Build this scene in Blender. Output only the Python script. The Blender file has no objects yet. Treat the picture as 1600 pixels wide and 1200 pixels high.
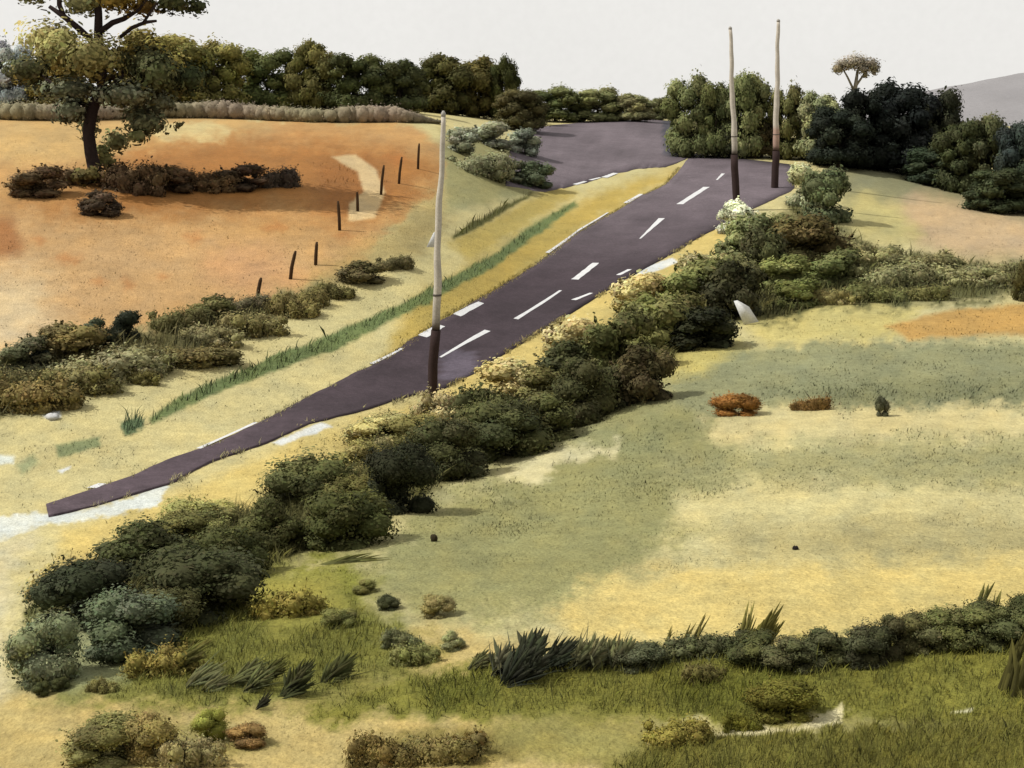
import bpy, math, random
import numpy as np

# ------------------------------------------------------------------ camera, sky, sun, exposure
scene = bpy.context.scene
C = scene.collection
F, HY = 2000.0, 170.0            # focal length and eye-level row of the 1600 px wide picture
cam = bpy.data.cameras.new('camera')
cam.sensor_width = 36.0
cam.lens = 36.0 * F / 1600.0
cam.shift_y = -(600.0 - HY) / 1600.0
cam.clip_start, cam.clip_end = 0.1, 6000.0
camo = bpy.data.objects.new('camera', cam)
camo.rotation_euler = (math.radians(90), 0, 0)
C.objects.link(camo)
scene.camera = camo
scene.render.resolution_x, scene.render.resolution_y = 1024, 768
scene.view_settings.view_transform = 'Standard'
scene.view_settings.look = 'None'
scene.view_settings.exposure = 0.0
scene.view_settings.gamma = 1.0
scene.render.engine = 'CYCLES'

SUN_EL, SUN_AZ = 48.0, -92.0     # azimuth clockwise from +Y: the sun stands to the left
world = bpy.data.worlds.new('World')
scene.world = world
world.use_nodes = True
wn, wl = world.node_tree.nodes, world.node_tree.links
wn.clear()
out = wn.new('ShaderNodeOutputWorld')
bg = wn.new('ShaderNodeBackground'); bg.inputs['Strength'].default_value = 0.1
sky = wn.new('ShaderNodeTexSky'); sky.sky_type = 'NISHITA'; sky.sun_disc = False
sky.sun_elevation = math.radians(SUN_EL); sky.sun_rotation = math.radians(SUN_AZ)
sky.dust_density = 4.0; sky.air_density = 1.0
hs = wn.new('ShaderNodeHueSaturation'); hs.inputs['Saturation'].default_value = 0.12; hs.inputs['Value'].default_value = 0.36
mixw = wn.new('ShaderNodeMix'); mixw.data_type = 'RGBA'; mixw.inputs['Factor'].default_value = 0.72
mixw.inputs['B'].default_value = (11.4, 11.2, 10.75, 1)      # even, bright cloud veil
tc = wn.new('ShaderNodeTexCoord')
cn = wn.new('ShaderNodeTexNoise'); cn.inputs['Scale'].default_value = 170; cn.inputs['Detail'].default_value = 5
cr = wn.new('ShaderNodeMapRange'); cr.inputs['To Min'].default_value = 0.965; cr.inputs['To Max'].default_value = 1.035
cn2 = wn.new('ShaderNodeTexNoise'); cn2.inputs['Scale'].default_value = 7; cn2.inputs['Detail'].default_value = 3
cr2 = wn.new('ShaderNodeMapRange'); cr2.inputs['To Min'].default_value = 0.96; cr2.inputs['To Max'].default_value = 1.04
mm = wn.new('ShaderNodeMath'); mm.operation = 'MULTIPLY'
vm = wn.new('ShaderNodeVectorMath'); vm.operation = 'SCALE'
wl.new(sky.outputs[0], hs.inputs['Color'])
wl.new(hs.outputs[0], mixw.inputs['A'])
wl.new(tc.outputs['Generated'], cn.inputs['Vector']); wl.new(cn.outputs['Fac'], cr.inputs['Value'])
wl.new(tc.outputs['Generated'], cn2.inputs['Vector']); wl.new(cn2.outputs['Fac'], cr2.inputs['Value'])
wl.new(cr.outputs[0], mm.inputs[0]); wl.new(cr2.outputs[0], mm.inputs[1])
wl.new(mixw.outputs['Result'], vm.inputs[0]); wl.new(mm.outputs[0], vm.inputs['Scale'])
wl.new(vm.outputs[0], bg.inputs['Color']); wl.new(bg.outputs[0], out.inputs['Surface'])

sl = bpy.data.lights.new('sun', 'SUN'); sl.energy = 4.6; sl.angle = math.radians(0.6); sl.color = (1.0, 0.975, 0.92)
so = bpy.data.objects.new('sun', sl); C.objects.link(so)
_el, _az = math.radians(SUN_EL), math.radians(SUN_AZ)
from mathutils import Vector
to_sun = Vector((math.sin(_az) * math.cos(_el), math.cos(_az) * math.cos(_el), math.sin(_el)))
so.rotation_euler = to_sun.to_track_quat('Z', 'Y').to_euler()
so.location = to_sun * 300

# ------------------------------------------------------------------ helpers
K = 1.98                          # light on open ground, so that a picture colour / K is a base colour
def lin(c):
    c = np.asarray(c, float) / 255.0
    return np.where(c <= 0.04045, c / 12.92, ((c + 0.055) / 1.055) ** 2.4)
def alb(c, k=K): return np.clip(lin(c) / (k * 1.18), 0.004, 0.82)
HUE = np.array((1.015, 1.06, 1.045))     # greens and straws of the fields, measured on the open ground

def hash2(ix, iy, seed):
    h = (ix.astype(np.int64) * 374761393 + iy.astype(np.int64) * 668265263 + seed * 1274126177) & 0x7fffffff
    h = ((h ^ (h >> 13)) * 1274126177) & 0x7fffffff
    return ((h ^ (h >> 16)) & 0xffff) / 65535.0
def vnoise(x, y, seed=0):
    ix, iy = np.floor(x), np.floor(y); fx, fy = x - ix, y - iy
    fx, fy = fx * fx * (3 - 2 * fx), fy * fy * (3 - 2 * fy)
    a, b = hash2(ix, iy, seed), hash2(ix + 1, iy, seed)
    c, d = hash2(ix, iy + 1, seed), hash2(ix + 1, iy + 1, seed)
    return (a + (b - a) * fx) * (1 - fy) + (c + (d - c) * fx) * fy
def fbm(x, y, seed=0, o=4):
    s, a, n = 0, 0.5, 0
    for i in range(o):
        s = s + a * vnoise(x * 2 ** i, y * 2 ** i, seed + i * 17); n += a; a *= 0.5
    return s / n * 2 - 1

def mesh_np(name, verts, faces_flat, sizes, col=None, smooth=False, nrm=None):
    me = bpy.data.meshes.new(name)
    verts = np.asarray(verts, np.float32); faces_flat = np.asarray(faces_flat, np.int32); sizes = np.asarray(sizes, np.int32)
    me.vertices.add(len(verts)); me.vertices.foreach_set('co', verts.ravel())
    me.loops.add(len(faces_flat)); me.loops.foreach_set('vertex_index', faces_flat)
    me.polygons.add(len(sizes))
    me.polygons.foreach_set('loop_start', np.concatenate([[0], np.cumsum(sizes)[:-1]]).astype(np.int32))
    me.update(calc_edges=True)
    if smooth: me.polygons.foreach_set('use_smooth', np.ones(len(sizes), bool))
    if col is not None:
        at = me.color_attributes.new('tint', 'FLOAT_COLOR', 'POINT')
        c4 = np.ones((len(verts), 4), np.float32); c4[:, :3] = col
        at.data.foreach_set('color', c4.ravel())
    if nrm is not None:
        at = me.attributes.new('puff', 'FLOAT_VECTOR', 'POINT'); at.data.foreach_set('vector', np.asarray(nrm, np.float32).ravel())
    me.validate()
    return me
class MB:
    """collects verts / faces / colours and links them as one mesh"""
    def __init__(s): s.v, s.f, s.n, s.c, s.p, s.k = [], [], [], [], [], 0
    def add(s, v, f, sizes, col=(1, 1, 1), nrm=(0, 0, 1)):
        s.p.append(np.broadcast_to(np.asarray(nrm, float), (len(v), 3)))
        v = np.asarray(v, float); s.v.append(v); s.f.append(np.asarray(f) + s.k); s.n.append(np.asarray(sizes))
        col = np.asarray(col, float); s.c.append(np.broadcast_to(col, (len(v), 3))); s.k += len(v)
    def mesh(s, name, smooth=False):
        return mesh_np(name, np.vstack(s.v), np.concatenate(s.f), np.concatenate(s.n), np.vstack(s.c), smooth, np.vstack(s.p))
def link(name, me, mat, parent=None):
    if mat and len(me.materials) == 0: me.materials.append(mat)
    o = bpy.data.objects.new(name, me); C.objects.link(o)
    if parent: o.parent = parent
    return o
def empty(name, loc=(0, 0, 0), rz=0):
    o = bpy.data.objects.new(name, None); C.objects.link(o); o.location = loc; o.rotation_euler = (0, 0, rz)
    o.empty_display_size = 0.3
    return o
def tag(o, label=None, cat=None, group=None, kind=None):
    if label: o['label'] = label
    if cat: o['category'] = cat
    if group: o['group'] = group
    if kind: o['kind'] = kind
    return o
def tube(mb, pts, rad, seg=8, col=(1, 1, 1), cap=True):
    pts = [np.asarray(p, float) for p in pts]; V = []
    for i, p in enumerate(pts):
        t = pts[min(i + 1, len(pts) - 1)] - pts[max(i - 1, 0)]; t /= np.linalg.norm(t) + 1e-9
        a = np.cross(t, (0.0, 1.0, 0.12)); a /= np.linalg.norm(a) + 1e-9; b = np.cross(t, a)
        for k in range(seg):
            th = 2 * math.pi * k / seg
            V.append(p + rad[i] * (math.cos(th) * a + math.sin(th) * b))
    f, n = [], []
    for i in range(len(pts) - 1):
        for k in range(seg):
            k2 = (k + 1) % seg
            f += [i * seg + k, i * seg + k2, (i + 1) * seg + k2, (i + 1) * seg + k]; n.append(4)
    if cap:
        f += [(len(pts) - 1) * seg + k for k in range(seg)]; n.append(seg)
        f += [k for k in range(seg)][::-1]; n.append(seg)
    mb.add(V, f, n, col)

# ------------------------------------------------------------------ materials
def newmat(name):
    m = bpy.data.materials.new(name); m.use_nodes = True
    b = m.node_tree.nodes['Principled BSDF']; b.inputs['Roughness'].default_value = 0.9
    b.inputs['Specular IOR Level'].default_value = 0.12
    return m, m.node_tree.nodes, m.node_tree.links, b
def mat_tint(name, layers, rough=0.92, bump=0.3, bump_scale=30, objcol=False, bump_dist=0.02):
    """vertex tint (and object colour) x several noise layers (scale, detail, low, high)"""
    m, n, l, b = newmat(name); b.inputs['Roughness'].default_value = rough
    at = n.new('ShaderNodeAttribute'); at.attribute_name = 'tint'
    cur = at.outputs['Color']
    if objcol:
        oi = n.new('ShaderNodeObjectInfo'); mx = n.new('ShaderNodeMix'); mx.data_type = 'RGBA'; mx.blend_type = 'MULTIPLY'
        mx.inputs['Factor'].default_value = 1; l.new(cur, mx.inputs['A']); l.new(oi.outputs['Color'], mx.inputs['B']); cur = mx.outputs['Result']
    g = n.new('ShaderNodeNewGeometry')
    for (sc, det, lo, hi) in layers:
        t = n.new('ShaderNodeTexNoise'); t.inputs['Scale'].default_value = sc; t.inputs['Detail'].default_value = det
        t.inputs['Roughness'].default_value = 0.65
        l.new(g.outputs['Position'], t.inputs['Vector'])
        r = n.new('ShaderNodeMapRange'); r.inputs['From Min'].default_value = 0.28; r.inputs['From Max'].default_value = 0.72
        r.inputs['To Min'].default_value = lo; r.inputs['To Max'].default_value = hi
        l.new(t.outputs['Fac'], r.inputs['Value'])
        v = n.new('ShaderNodeVectorMath'); v.operation = 'SCALE'; l.new(cur, v.inputs[0]); l.new(r.outputs[0], v.inputs['Scale']); cur = v.outputs[0]
    l.new(cur, b.inputs['Base Color'])
    if bump:
        t = n.new('ShaderNodeTexNoise'); t.inputs['Scale'].default_value = bump_scale; t.inputs['Detail'].default_value = 4
        l.new(g.outputs['Position'], t.inputs['Vector'])
        bp = n.new('ShaderNodeBump'); bp.inputs['Strength'].default_value = bump; bp.inputs['Distance'].default_value = bump_dist
        l.new(t.outputs['Fac'], bp.inputs['Height']); l.new(bp.outputs[0], b.inputs['Normal'])
    return m
M_ground = mat_tint('dry_ground', [(0.5, 4, 0.93, 1.07), (3.0, 5, 0.88, 1.12), (9, 5, 0.86, 1.14), (26, 5, 0.80, 1.20)], bump=0.8, bump_scale=12, bump_dist=0.06)
M_road = mat_tint('asphalt', [(0.35, 4, 0.86, 1.14), (2.5, 5, 0.88, 1.12), (7, 5, .8, 1.2), (22, 4, 0.74, 1.28)], rough=0.85, bump=0.3, bump_scale=25)
M_paint = mat_tint('road_paint', [(3, 5, 0.86, 1.06), (16, 5, 0.80, 1.08)], rough=0.7, bump=0)
M_wood = mat_tint('weathered_wood', [(2, 4, 0.85, 1.12), (14, 5, 0.82, 1.15)], bump=0.4, bump_scale=40)
M_bark = mat_tint('bark', [(1.5, 4, 0.8, 1.2), (9, 5, 0.75, 1.25)], bump=0.8, bump_scale=12)
M_stone = mat_tint('stone', [(5, 5, 0.85, 1.12)], bump=0.5, bump_scale=12)
def mat_leaf(name, puff=.78, trans=.22):
    m = mat_tint(name, [(1.1, 3, 0.66, 1.34), (4.5, 4, 0.80, 1.20)], rough=0.8, bump=0, objcol=True)
    n, l = m.node_tree.nodes, m.node_tree.links; b = n['Principled BSDF']
    tr = n.new('ShaderNodeBsdfTranslucent'); mx = n.new('ShaderNodeMixShader'); mx.inputs[0].default_value = trans
    # a leaf is cupped and catches the light of the clump it belongs to
    pa = n.new('ShaderNodeAttribute'); pa.attribute_name = 'puff'
    vt = n.new('ShaderNodeVectorTransform'); vt.vector_type = 'NORMAL'; vt.convert_from = 'OBJECT'; vt.convert_to = 'WORLD'
    l.new(pa.outputs['Vector'], vt.inputs[0])
    ge = n.new('ShaderNodeNewGeometry'); mv = n.new('ShaderNodeMix'); mv.data_type = 'VECTOR'; mv.inputs['Factor'].default_value = puff
    l.new(ge.outputs['Normal'], mv.inputs['A']); l.new(vt.outputs[0], mv.inputs['B'])
    no = n.new('ShaderNodeVectorMath'); no.operation = 'NORMALIZE'; l.new(mv.outputs['Result'], no.inputs[0])
    l.new(no.outputs[0], b.inputs['Normal'])
    l.new(b.inputs['Base Color'].links[0].from_socket, tr.inputs['Color'])
    l.new(b.outputs[0], mx.inputs[1]); l.new(tr.outputs[0], mx.inputs[2])
    l.new(mx.outputs[0], n['Material Output'].inputs['Surface'])
    return m
M_leaf = mat_leaf('foliage')
M_grass = mat_leaf('grass_blade', .85, .05)

# ------------------------------------------------------------------ terrain (one smooth height function)
# each entry: column, row and distance of a spot of ground; the height follows from the eye level
CP = [(-150,1200,15.5),(0,1200,15),(400,1200,14.5),(800,1200,14),(1200,1200,13.6),(1600,1200,13.3),(1750,1200,13.2),
 (0,1050,18),(400,1050,17.4),(800,1020,17.3),(1200,1000,17.2),(1600,960,17.5),
 (100,930,22),(300,900,23.5),(600,800,29),(1000,800,27.5),(1300,780,27),(1600,780,26.5),(1750,780,26.5),
 (-120,820,31),(90,790,33),(300,720,38),(500,640,45),(690,545,56),(675,622,49),(850,470,67),(1000,370,85),(1100,300,103),(1150,245,126),
 (1000,600,46),(1300,600,43),(1600,600,43),(1750,600,43),(1180,480,62),(1310,315,98),(1600,420,73),(1400,345,92),(1300,255,122),(1600,320,108),(1750,330,106),
 (0,650,43),(200,600,47),(400,560,52),(600,470,62),(0,520,52),(-150,520,52),(350,440,63),(0,400,63),(150,290,79),(450,300,82),(600,330,80),(620,400,68),
 (800,330,92),(950,290,108),(850,235,128),(1000,192,165),(900,190,172),(690,205,112),(300,187,116),(0,182,112),(-150,182,112),
 (0,152,150),(250,160,150),(600,172,150),(1100,215,150),(1300,225,150),(1600,280,135)]
P = [(4 * (x - 800) / F, math.log(d), -(y - HY) / F * d) for x, y, d in CP]
for X, Y, Z in [(-1.2,6,-6.6),(0,6,-6.5),(1.2,6,-6.4),(-3,8,-6.8),(3,8,-6.4),(-90,230,1),(0,240,-1.5),(100,240,-6),(-180,420,-4),(0,420,-5),(180,420,-8),
                (-500,1200,-12),(0,1200,-12),(500,1200,-12),(-1500,3500,-30),(0,3500,-30),(1500,3500,-30)]:
    P.append((4 * X / Y, math.log(Y), Z))
P = np.array(P)
def _k(r2): return 0.5 * r2 * np.log(r2 + 1e-12)
_n = len(P)
_A = np.zeros((_n + 3, _n + 3))
_d2 = (P[:, None, 0] - P[None, :, 0]) ** 2 + (P[:, None, 1] - P[None, :, 1]) ** 2
_A[:_n, :_n] = _k(_d2) + np.eye(_n) * 0.004
_A[:_n, _n] = 1; _A[:_n, _n + 1:] = P[:, :2]; _A[_n:, :_n] = _A[:_n, _n:].T
_w = np.linalg.solve(_A, np.concatenate([P[:, 2], np.zeros(3)]))
def hz(X, Y):
    X, Y = np.asarray(X, float), np.asarray(Y, float)
    a, b = 4 * X / Y, np.log(Y)
    z = _w[_n] + _w[_n + 1] * a + _w[_n + 2] * b
    for i in range(_n): z = z + _w[i] * _k((a - P[i, 0]) ** 2 + (b - P[i, 1]) ** 2)
    return z
_Ds = np.exp(np.linspace(math.log(7), math.log(900), 900))
def hit(px, py):
    """the spot of ground seen at a column and row"""
    u = (px - 800) / F
    q = HY - F * hz(u * _Ds, _Ds) / _Ds
    i = int(np.argmax(q <= py)) if (q <= py).any() else len(_Ds) - 1
    if i == 0: D = _Ds[0]
    else:
        t = (q[i - 1] - py) / (q[i - 1] - q[i] + 1e-9); t = min(max(t, 0), 1)
        D = _Ds[i - 1] + t * (_Ds[i] - _Ds[i - 1])
    return np.array((u * D, D, float(hz(u * D, D))))

# ------------------------------------------------------------------ ground colours: fields, verges, worn patches
ST = []      # (polygon, colour, edge softness, edge raggedness, opacity)
def patch(pts, col, soft=8, rag=8, op=1.0): ST.append((np.array(pts, float), np.array(col, float), soft, rag, op))
def ribbon(pts, w, col, soft=4, rag=5, op=1.0):
    pts = np.array(pts, float); n = len(pts); L, R = [], []
    for i in range(n):
        t = pts[min(i + 1, n - 1)] - pts[max(i - 1, 0)]; t /= np.linalg.norm(t); nn = np.array((-t[1], t[0]))
        ww = (w if np.isscalar(w) else w[i]) / 2; L.append(pts[i] + nn * ww); R.append(pts[i] - nn * ww)
    patch(L + R[::-1], col, soft, rag, op)
BASE = (220, 198, 144)
# right-hand field
patch([(900,330),(1800,330),(1800,1050),(560,1050),(620,830)], (218,198,146), 20, 10)
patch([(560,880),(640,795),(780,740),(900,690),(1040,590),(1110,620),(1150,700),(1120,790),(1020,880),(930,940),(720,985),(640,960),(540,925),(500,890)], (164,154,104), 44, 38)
patch([(860,600),(1000,590),(1080,680),(1120,760),(1000,760),(900,700)], (148,142,100), 40, 26, .7)
patch([(780,740),(860,705),(970,690),(960,705),(880,725),(850,755),(800,750)], (228,209,164), 10, 16)
patch([(1030,570),(1100,545),(1200,532),(1800,528),(1800,622),(1500,632),(1380,640),(1200,632),(1110,650),(1050,620)], (158,152,114), 18, 24)
patch([(1190,600),(1420,590),(1620,600),(1620,628),(1400,640),(1230,632)], (138,134,98), 18, 22, .8)
patch([(1110,652),(1240,640),(1800,632),(1800,690),(1500,685),(1230,690),(1120,690)], (226,202,148), 14, 22)
patch([(1040,715),(1220,690),(1400,690),(1800,680),(1800,765),(1400,765),(1180,750),(1060,770)], (172,161,114), 30, 26, .85)
patch([(1050,775),(1300,765),(1800,770),(1800,800),(1300,805),(1060,820)], (226,204,148), 16, 12)
patch([(1130,830),(1400,805),(1800,800),(1800,880),(1400,885),(1150,870)], (184,165,116), 34, 24, .8)
patch([(930,905),(1100,885),(1300,882),(1800,870),(1800,1010),(1100,1005),(900,1000),(860,960)], (224,194,126), 26, 26)
patch([(1040,540),(1120,520),(1160,545),(1100,580),(1040,590)], (212,190,118), 16, 12)
patch([(1150,500),(1220,470),(1330,465),(1450,480),(1390,530),(1200,535)], (212,190,124), 12, 14)
patch([(1385,510),(1450,495),(1500,480),(1800,470),(1800,522),(1560,522),(1420,532)], (206,158,92), 6, 6)
patch([(1500,462),(1560,450),(1600,442),(1600,452),(1550,462),(1530,478),(1490,478)], (232,212,160), 4, 5)
patch([(1180,465),(1200,420),(1240,390),(1320,360),(1400,392),(1480,402),(1800,408),(1800,455),(1560,465),(1400,480),(1300,470),(1250,500),(1170,500)], (112,106,66), 14, 26)
patch([(1300,248),(1430,252),(1800,345),(1800,408),(1500,402),(1400,360),(1330,345),(1310,290)], (158,148,112), 10, 8)
patch([(1380,330),(1440,300),(1620,345),(1800,360),(1800,408),(1500,400),(1440,385)], (214,178,140), 20, 10)
patch([(1318,315),(1350,300),(1400,320),(1440,365),(1400,378),(1330,365)], (206,186,128), 16, 12)
# left-hand field
patch([(-300,100),(1100,100),(1100,172),(700,172),(300,176),(-300,176)], (150,146,108), 6, 6)
patch([(-200,178),(400,186),(640,192),(695,230),(690,290),(610,360),(560,420),(380,478),(180,520),(0,555),(-200,590)], (212,160,104), 8, 12)
patch([(-200,184),(330,188),(420,190),(380,215),(260,226),(160,240),(110,250),(-200,262)], (218,174,116), 18, 18)
patch([(250,196),(330,192),(365,205),(345,222),(270,224),(240,212)], (230,202,148), 5, 8)
patch([(230,228),(420,215),(520,215),(640,235),(690,262),(650,320),(540,345),(420,325),(280,340),(100,345),(10,325),(100,300)], (186,124,68), 30, 22)
patch([(500,250),(580,235),(600,290),(560,330),(500,320)], (164,104,56), 24, 20, .7)
patch([(-200,345),(120,345),(400,390),(520,400),(400,465),(180,515),(-200,580)], (220,172,122), 50, 30, .85)
patch([(-200,415),(60,430),(90,500),(40,545),(-200,600)], (230,202,164), 50, 24, .75)
patch([(330,395),(420,385),(470,430),(400,455),(320,430)], (218,158,112), 34, 22, .7)
patch([(-20,335),(20,340),(40,385),(20,400),(-20,405)], (160,98,55), 14, 8, .8)
patch([(518,244),(555,240),(590,268),(600,300),(585,340),(545,345),(545,318),(568,300),(560,268)], (230,192,144), 3, 3)
for _x, _y, _r in [(105,402,14),(197,440,10),(255,430,7),(540,366,10),(150,442,9),(60,372,12),(300,372,12),(430,352,14),(230,300,18),(620,250,14)]:
    patch([(_x - _r * 1.3, _y), (_x, _y - _r * .7), (_x + _r * 1.3, _y), (_x, _y + _r * .7)], (196,122,66), 9, 12, .6)
patch([(500,425),(600,365),(690,295),(705,340),(660,400),(540,440),(420,482)], (176,150,98), 24, 14, .85)
patch([(690,200),(800,225),(850,250),(840,300),(760,320),(700,330)], (176,164,116), 10, 10)
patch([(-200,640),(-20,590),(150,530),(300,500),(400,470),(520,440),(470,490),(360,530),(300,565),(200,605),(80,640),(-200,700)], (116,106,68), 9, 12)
patch([(700,378),(790,330),(870,285),(900,300),(830,350),(740,410)], (200,172,100), 10, 10)
patch([(640,470),(760,400),(860,340),(960,290),(1065,262),(1062,282),(990,312),(900,370),(800,450),(700,510),(600,560)], (200,168,92), 16, 10)
ribbon([(415,568),(450,550),(490,545)], 12, (122,132,84), 3, 4)
ribbon([(235,658),(290,625),(360,595),(430,570),(520,535),(600,497),(700,447),(780,402),(830,362),(900,318)], [10,20,20,20,24,20,19,18,18,10], (122,131,82), 4, 5)
ribbon([(190,672),(222,658)], 20, (104,118,84), 3, 6)
ribbon([(88,706),(155,690)], 18, (150,152,108), 4, 5)
ribbon([(30,735),(58,718)], 16, (176,172,126), 6, 5)
ribbon([(705,372),(745,350),(800,318),(835,300)], [6,14,8,3], (96,92,48), 3, 5)
# road verges, worn chalky shoulders
patch([(100,830),(300,760),(480,680),(690,612),(850,505),(980,425),(1120,350),(1180,390),(900,600),(600,730),(300,850),(60,960)], (226,194,122), 14, 8)
patch([(-60,812),(10,808),(80,800),(150,796),(210,775),(262,750),(245,795),(160,806),(60,822),(0,846),(-60,870)], (238,234,226), 4, 9)
patch([(-60,850),(60,830),(20,900),(0,1000),(20,1120),(40,1200),(-60,1230)], (224,204,164), 18, 14)
patch([(425,690),(500,662),(520,668),(470,684),(440,696)], (240,238,230), 2, 4)
patch([(970,432),(1000,415),(1050,402),(1060,408),(1030,424),(985,434)], (240,238,230), 2, 4)
patch([(90,735),(110,727),(108,732),(96,740)], (240,238,230), 2, 2)
patch([(66,650),(92,640),(95,652),(80,657)], (240,238,230), 2, 3)
patch([(-20,710),(20,712),(22,725),(-20,728)], (238,232,220), 4, 5)
# foreground
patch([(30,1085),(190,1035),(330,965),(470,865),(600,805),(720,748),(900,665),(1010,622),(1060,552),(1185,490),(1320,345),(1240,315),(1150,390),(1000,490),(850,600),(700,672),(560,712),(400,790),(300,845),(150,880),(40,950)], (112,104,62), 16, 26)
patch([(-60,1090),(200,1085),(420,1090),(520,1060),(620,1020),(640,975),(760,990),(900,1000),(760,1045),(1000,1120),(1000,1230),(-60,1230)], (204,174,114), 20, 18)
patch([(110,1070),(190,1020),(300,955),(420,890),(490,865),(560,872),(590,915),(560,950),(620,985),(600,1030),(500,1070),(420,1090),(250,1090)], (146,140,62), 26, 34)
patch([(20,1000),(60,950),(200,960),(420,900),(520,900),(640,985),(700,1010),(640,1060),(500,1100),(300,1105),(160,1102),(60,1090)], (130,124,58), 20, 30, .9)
patch([(360,930),(430,890),(520,900),(530,960),(430,990)], (166,152,74), 26, 14)
patch([(60,960),(180,990),(200,1060),(120,1080),(40,1060)], (164,160,118), 20, 10)
patch([(455,1115),(560,1075),(740,1038),(1000,1010),(1300,1000),(1800,960),(1800,1150),(1330,1125),(1240,1120),(1200,1140),(1060,1125),(880,1140),(790,1132),(740,1128),(600,1118),(520,1135)], (136,128,58), 14, 26)
patch([(640,1060),(760,1050),(780,1090),(680,1115)], (112,110,44), 20, 12, .8)
patch([(1030,1060),(1260,1050),(1240,1110),(1060,1110)], (116,114,44), 26, 14, .7)
patch([(940,1170),(1010,1140),(1120,1145),(1330,1125),(1800,1120),(1800,1240),(960,1240)], (130,120,56), 18, 26)
patch([(1110,1150),(1170,1130),(1230,1142),(1318,1098),(1316,1128),(1180,1150)], (228,208,164), 3, 5)
patch([(1486,1112),(1520,1105),(1516,1112)], (228,214,176), 2, 2)
patch([(1012,1158),(1050,1152),(1052,1164),(1014,1164)], (226,210,170), 2, 3)
patch([(540,1190),(580,1155),(680,1140),(820,1145),(860,1180),(760,1200),(560,1200)], (150,130,72), 12, 18)
patch([(760,1135),(900,1120),(1050,1130),(980,1190),(820,1190)], (164,148,86), 20, 20)
patch([(100,1170),(180,1120),(300,1130),(400,1140),(440,1165),(250,1200),(110,1200)], (172,152,92), 10, 8)

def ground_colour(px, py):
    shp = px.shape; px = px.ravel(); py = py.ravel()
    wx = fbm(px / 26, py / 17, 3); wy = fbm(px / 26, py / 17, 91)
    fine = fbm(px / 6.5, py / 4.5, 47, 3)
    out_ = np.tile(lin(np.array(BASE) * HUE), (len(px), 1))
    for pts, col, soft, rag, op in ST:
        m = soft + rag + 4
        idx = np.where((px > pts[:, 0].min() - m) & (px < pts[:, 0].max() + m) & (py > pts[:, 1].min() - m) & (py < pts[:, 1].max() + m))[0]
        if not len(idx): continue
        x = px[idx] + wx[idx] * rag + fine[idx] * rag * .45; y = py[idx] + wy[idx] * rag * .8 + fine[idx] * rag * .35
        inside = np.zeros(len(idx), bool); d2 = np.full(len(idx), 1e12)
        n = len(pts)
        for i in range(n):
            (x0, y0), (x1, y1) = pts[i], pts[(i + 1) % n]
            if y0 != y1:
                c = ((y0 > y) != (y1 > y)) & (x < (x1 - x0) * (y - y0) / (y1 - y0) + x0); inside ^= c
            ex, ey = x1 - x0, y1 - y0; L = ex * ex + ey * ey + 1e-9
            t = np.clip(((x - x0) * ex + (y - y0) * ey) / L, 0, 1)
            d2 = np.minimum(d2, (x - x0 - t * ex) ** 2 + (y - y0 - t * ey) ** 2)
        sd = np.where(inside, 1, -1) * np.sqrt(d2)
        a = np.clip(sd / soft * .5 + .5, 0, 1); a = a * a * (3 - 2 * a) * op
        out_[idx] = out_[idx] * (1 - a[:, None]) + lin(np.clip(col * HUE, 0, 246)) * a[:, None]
    # washes of warmer and cooler growth
    w = fbm(px / 90, py / 40, 7); w2 = fbm(px / 33, py / 18, 29); w3 = fbm(px / 70, py / 7, 57); w4 = fbm(px / 9, py / 5, 77, 3)
    out_ *= (1 + .13 * w + .10 * w2 + .10 * w3 + .08 * w4)[:, None]
    out_ *= np.stack([1 + .05 * w2, 1 + 0 * w, 1 - .10 * w2], 1)
    return out_.reshape(shp + (3,))

us = np.linspace(-0.66, 0.66, 860)
Ys = np.concatenate([np.exp(np.linspace(math.log(6), math.log(180), 900)), np.exp(np.linspace(math.log(184), math.log(3400), 50))])
U, YY = np.meshgrid(us, Ys)
XX = U * YY
ZZ = hz(XX, YY)
PXg, PYg = 800 + F * U, HY - F * ZZ / YY
ZZ2 = ZZ + .02 * fbm(XX / 1.3, YY / 1.3, 5) + .012 * fbm(XX / .3, YY / .3, 15)
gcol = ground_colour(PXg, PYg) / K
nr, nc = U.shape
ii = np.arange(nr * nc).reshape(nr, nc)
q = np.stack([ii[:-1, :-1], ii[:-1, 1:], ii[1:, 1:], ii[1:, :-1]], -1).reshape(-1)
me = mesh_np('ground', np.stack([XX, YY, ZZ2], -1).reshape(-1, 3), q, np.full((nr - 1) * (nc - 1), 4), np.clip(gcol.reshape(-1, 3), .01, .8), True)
tag(link('ground', me, M_ground), kind='structure')

# distant hills
def hill(cx, Y, rx, ry, H, base, col, seed):
    n = 90; g = np.linspace(-1, 1, n); A, B = np.meshgrid(g, g)
    r = np.sqrt(A * A + B * B)
    z = np.clip(1 - r ** 1.25, 0, 1) * H * (1 + .10 * fbm(A * 3, B * 3, seed)) + base + fbm(A * 9, B * 9, seed + 3) * H * .03 - 3 * (r > 1)
    V = np.stack([cx + A * rx, Y + B * ry, z], -1).reshape(-1, 3)
    i2 = np.arange(n * n).reshape(n, n)
    f = np.stack([i2[:-1, :-1], i2[:-1, 1:], i2[1:, 1:], i2[1:, :-1]], -1).reshape(-1)
    c = alb(col, 1.45)[None] * (1 + .12 * fbm(A * 5, B * 5, seed + 9)).reshape(-1, 1)
    tag(link('hill', mesh_np('hill', V, f, np.full((n - 1) ** 2, 4), c, True), M_ground), kind='structure')
hill(330, 720, 190, 150, 38, -12, (160,157,158), 3)
hill(-330, 620, 160, 120, 60, -6, (176,180,182), 8)

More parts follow.
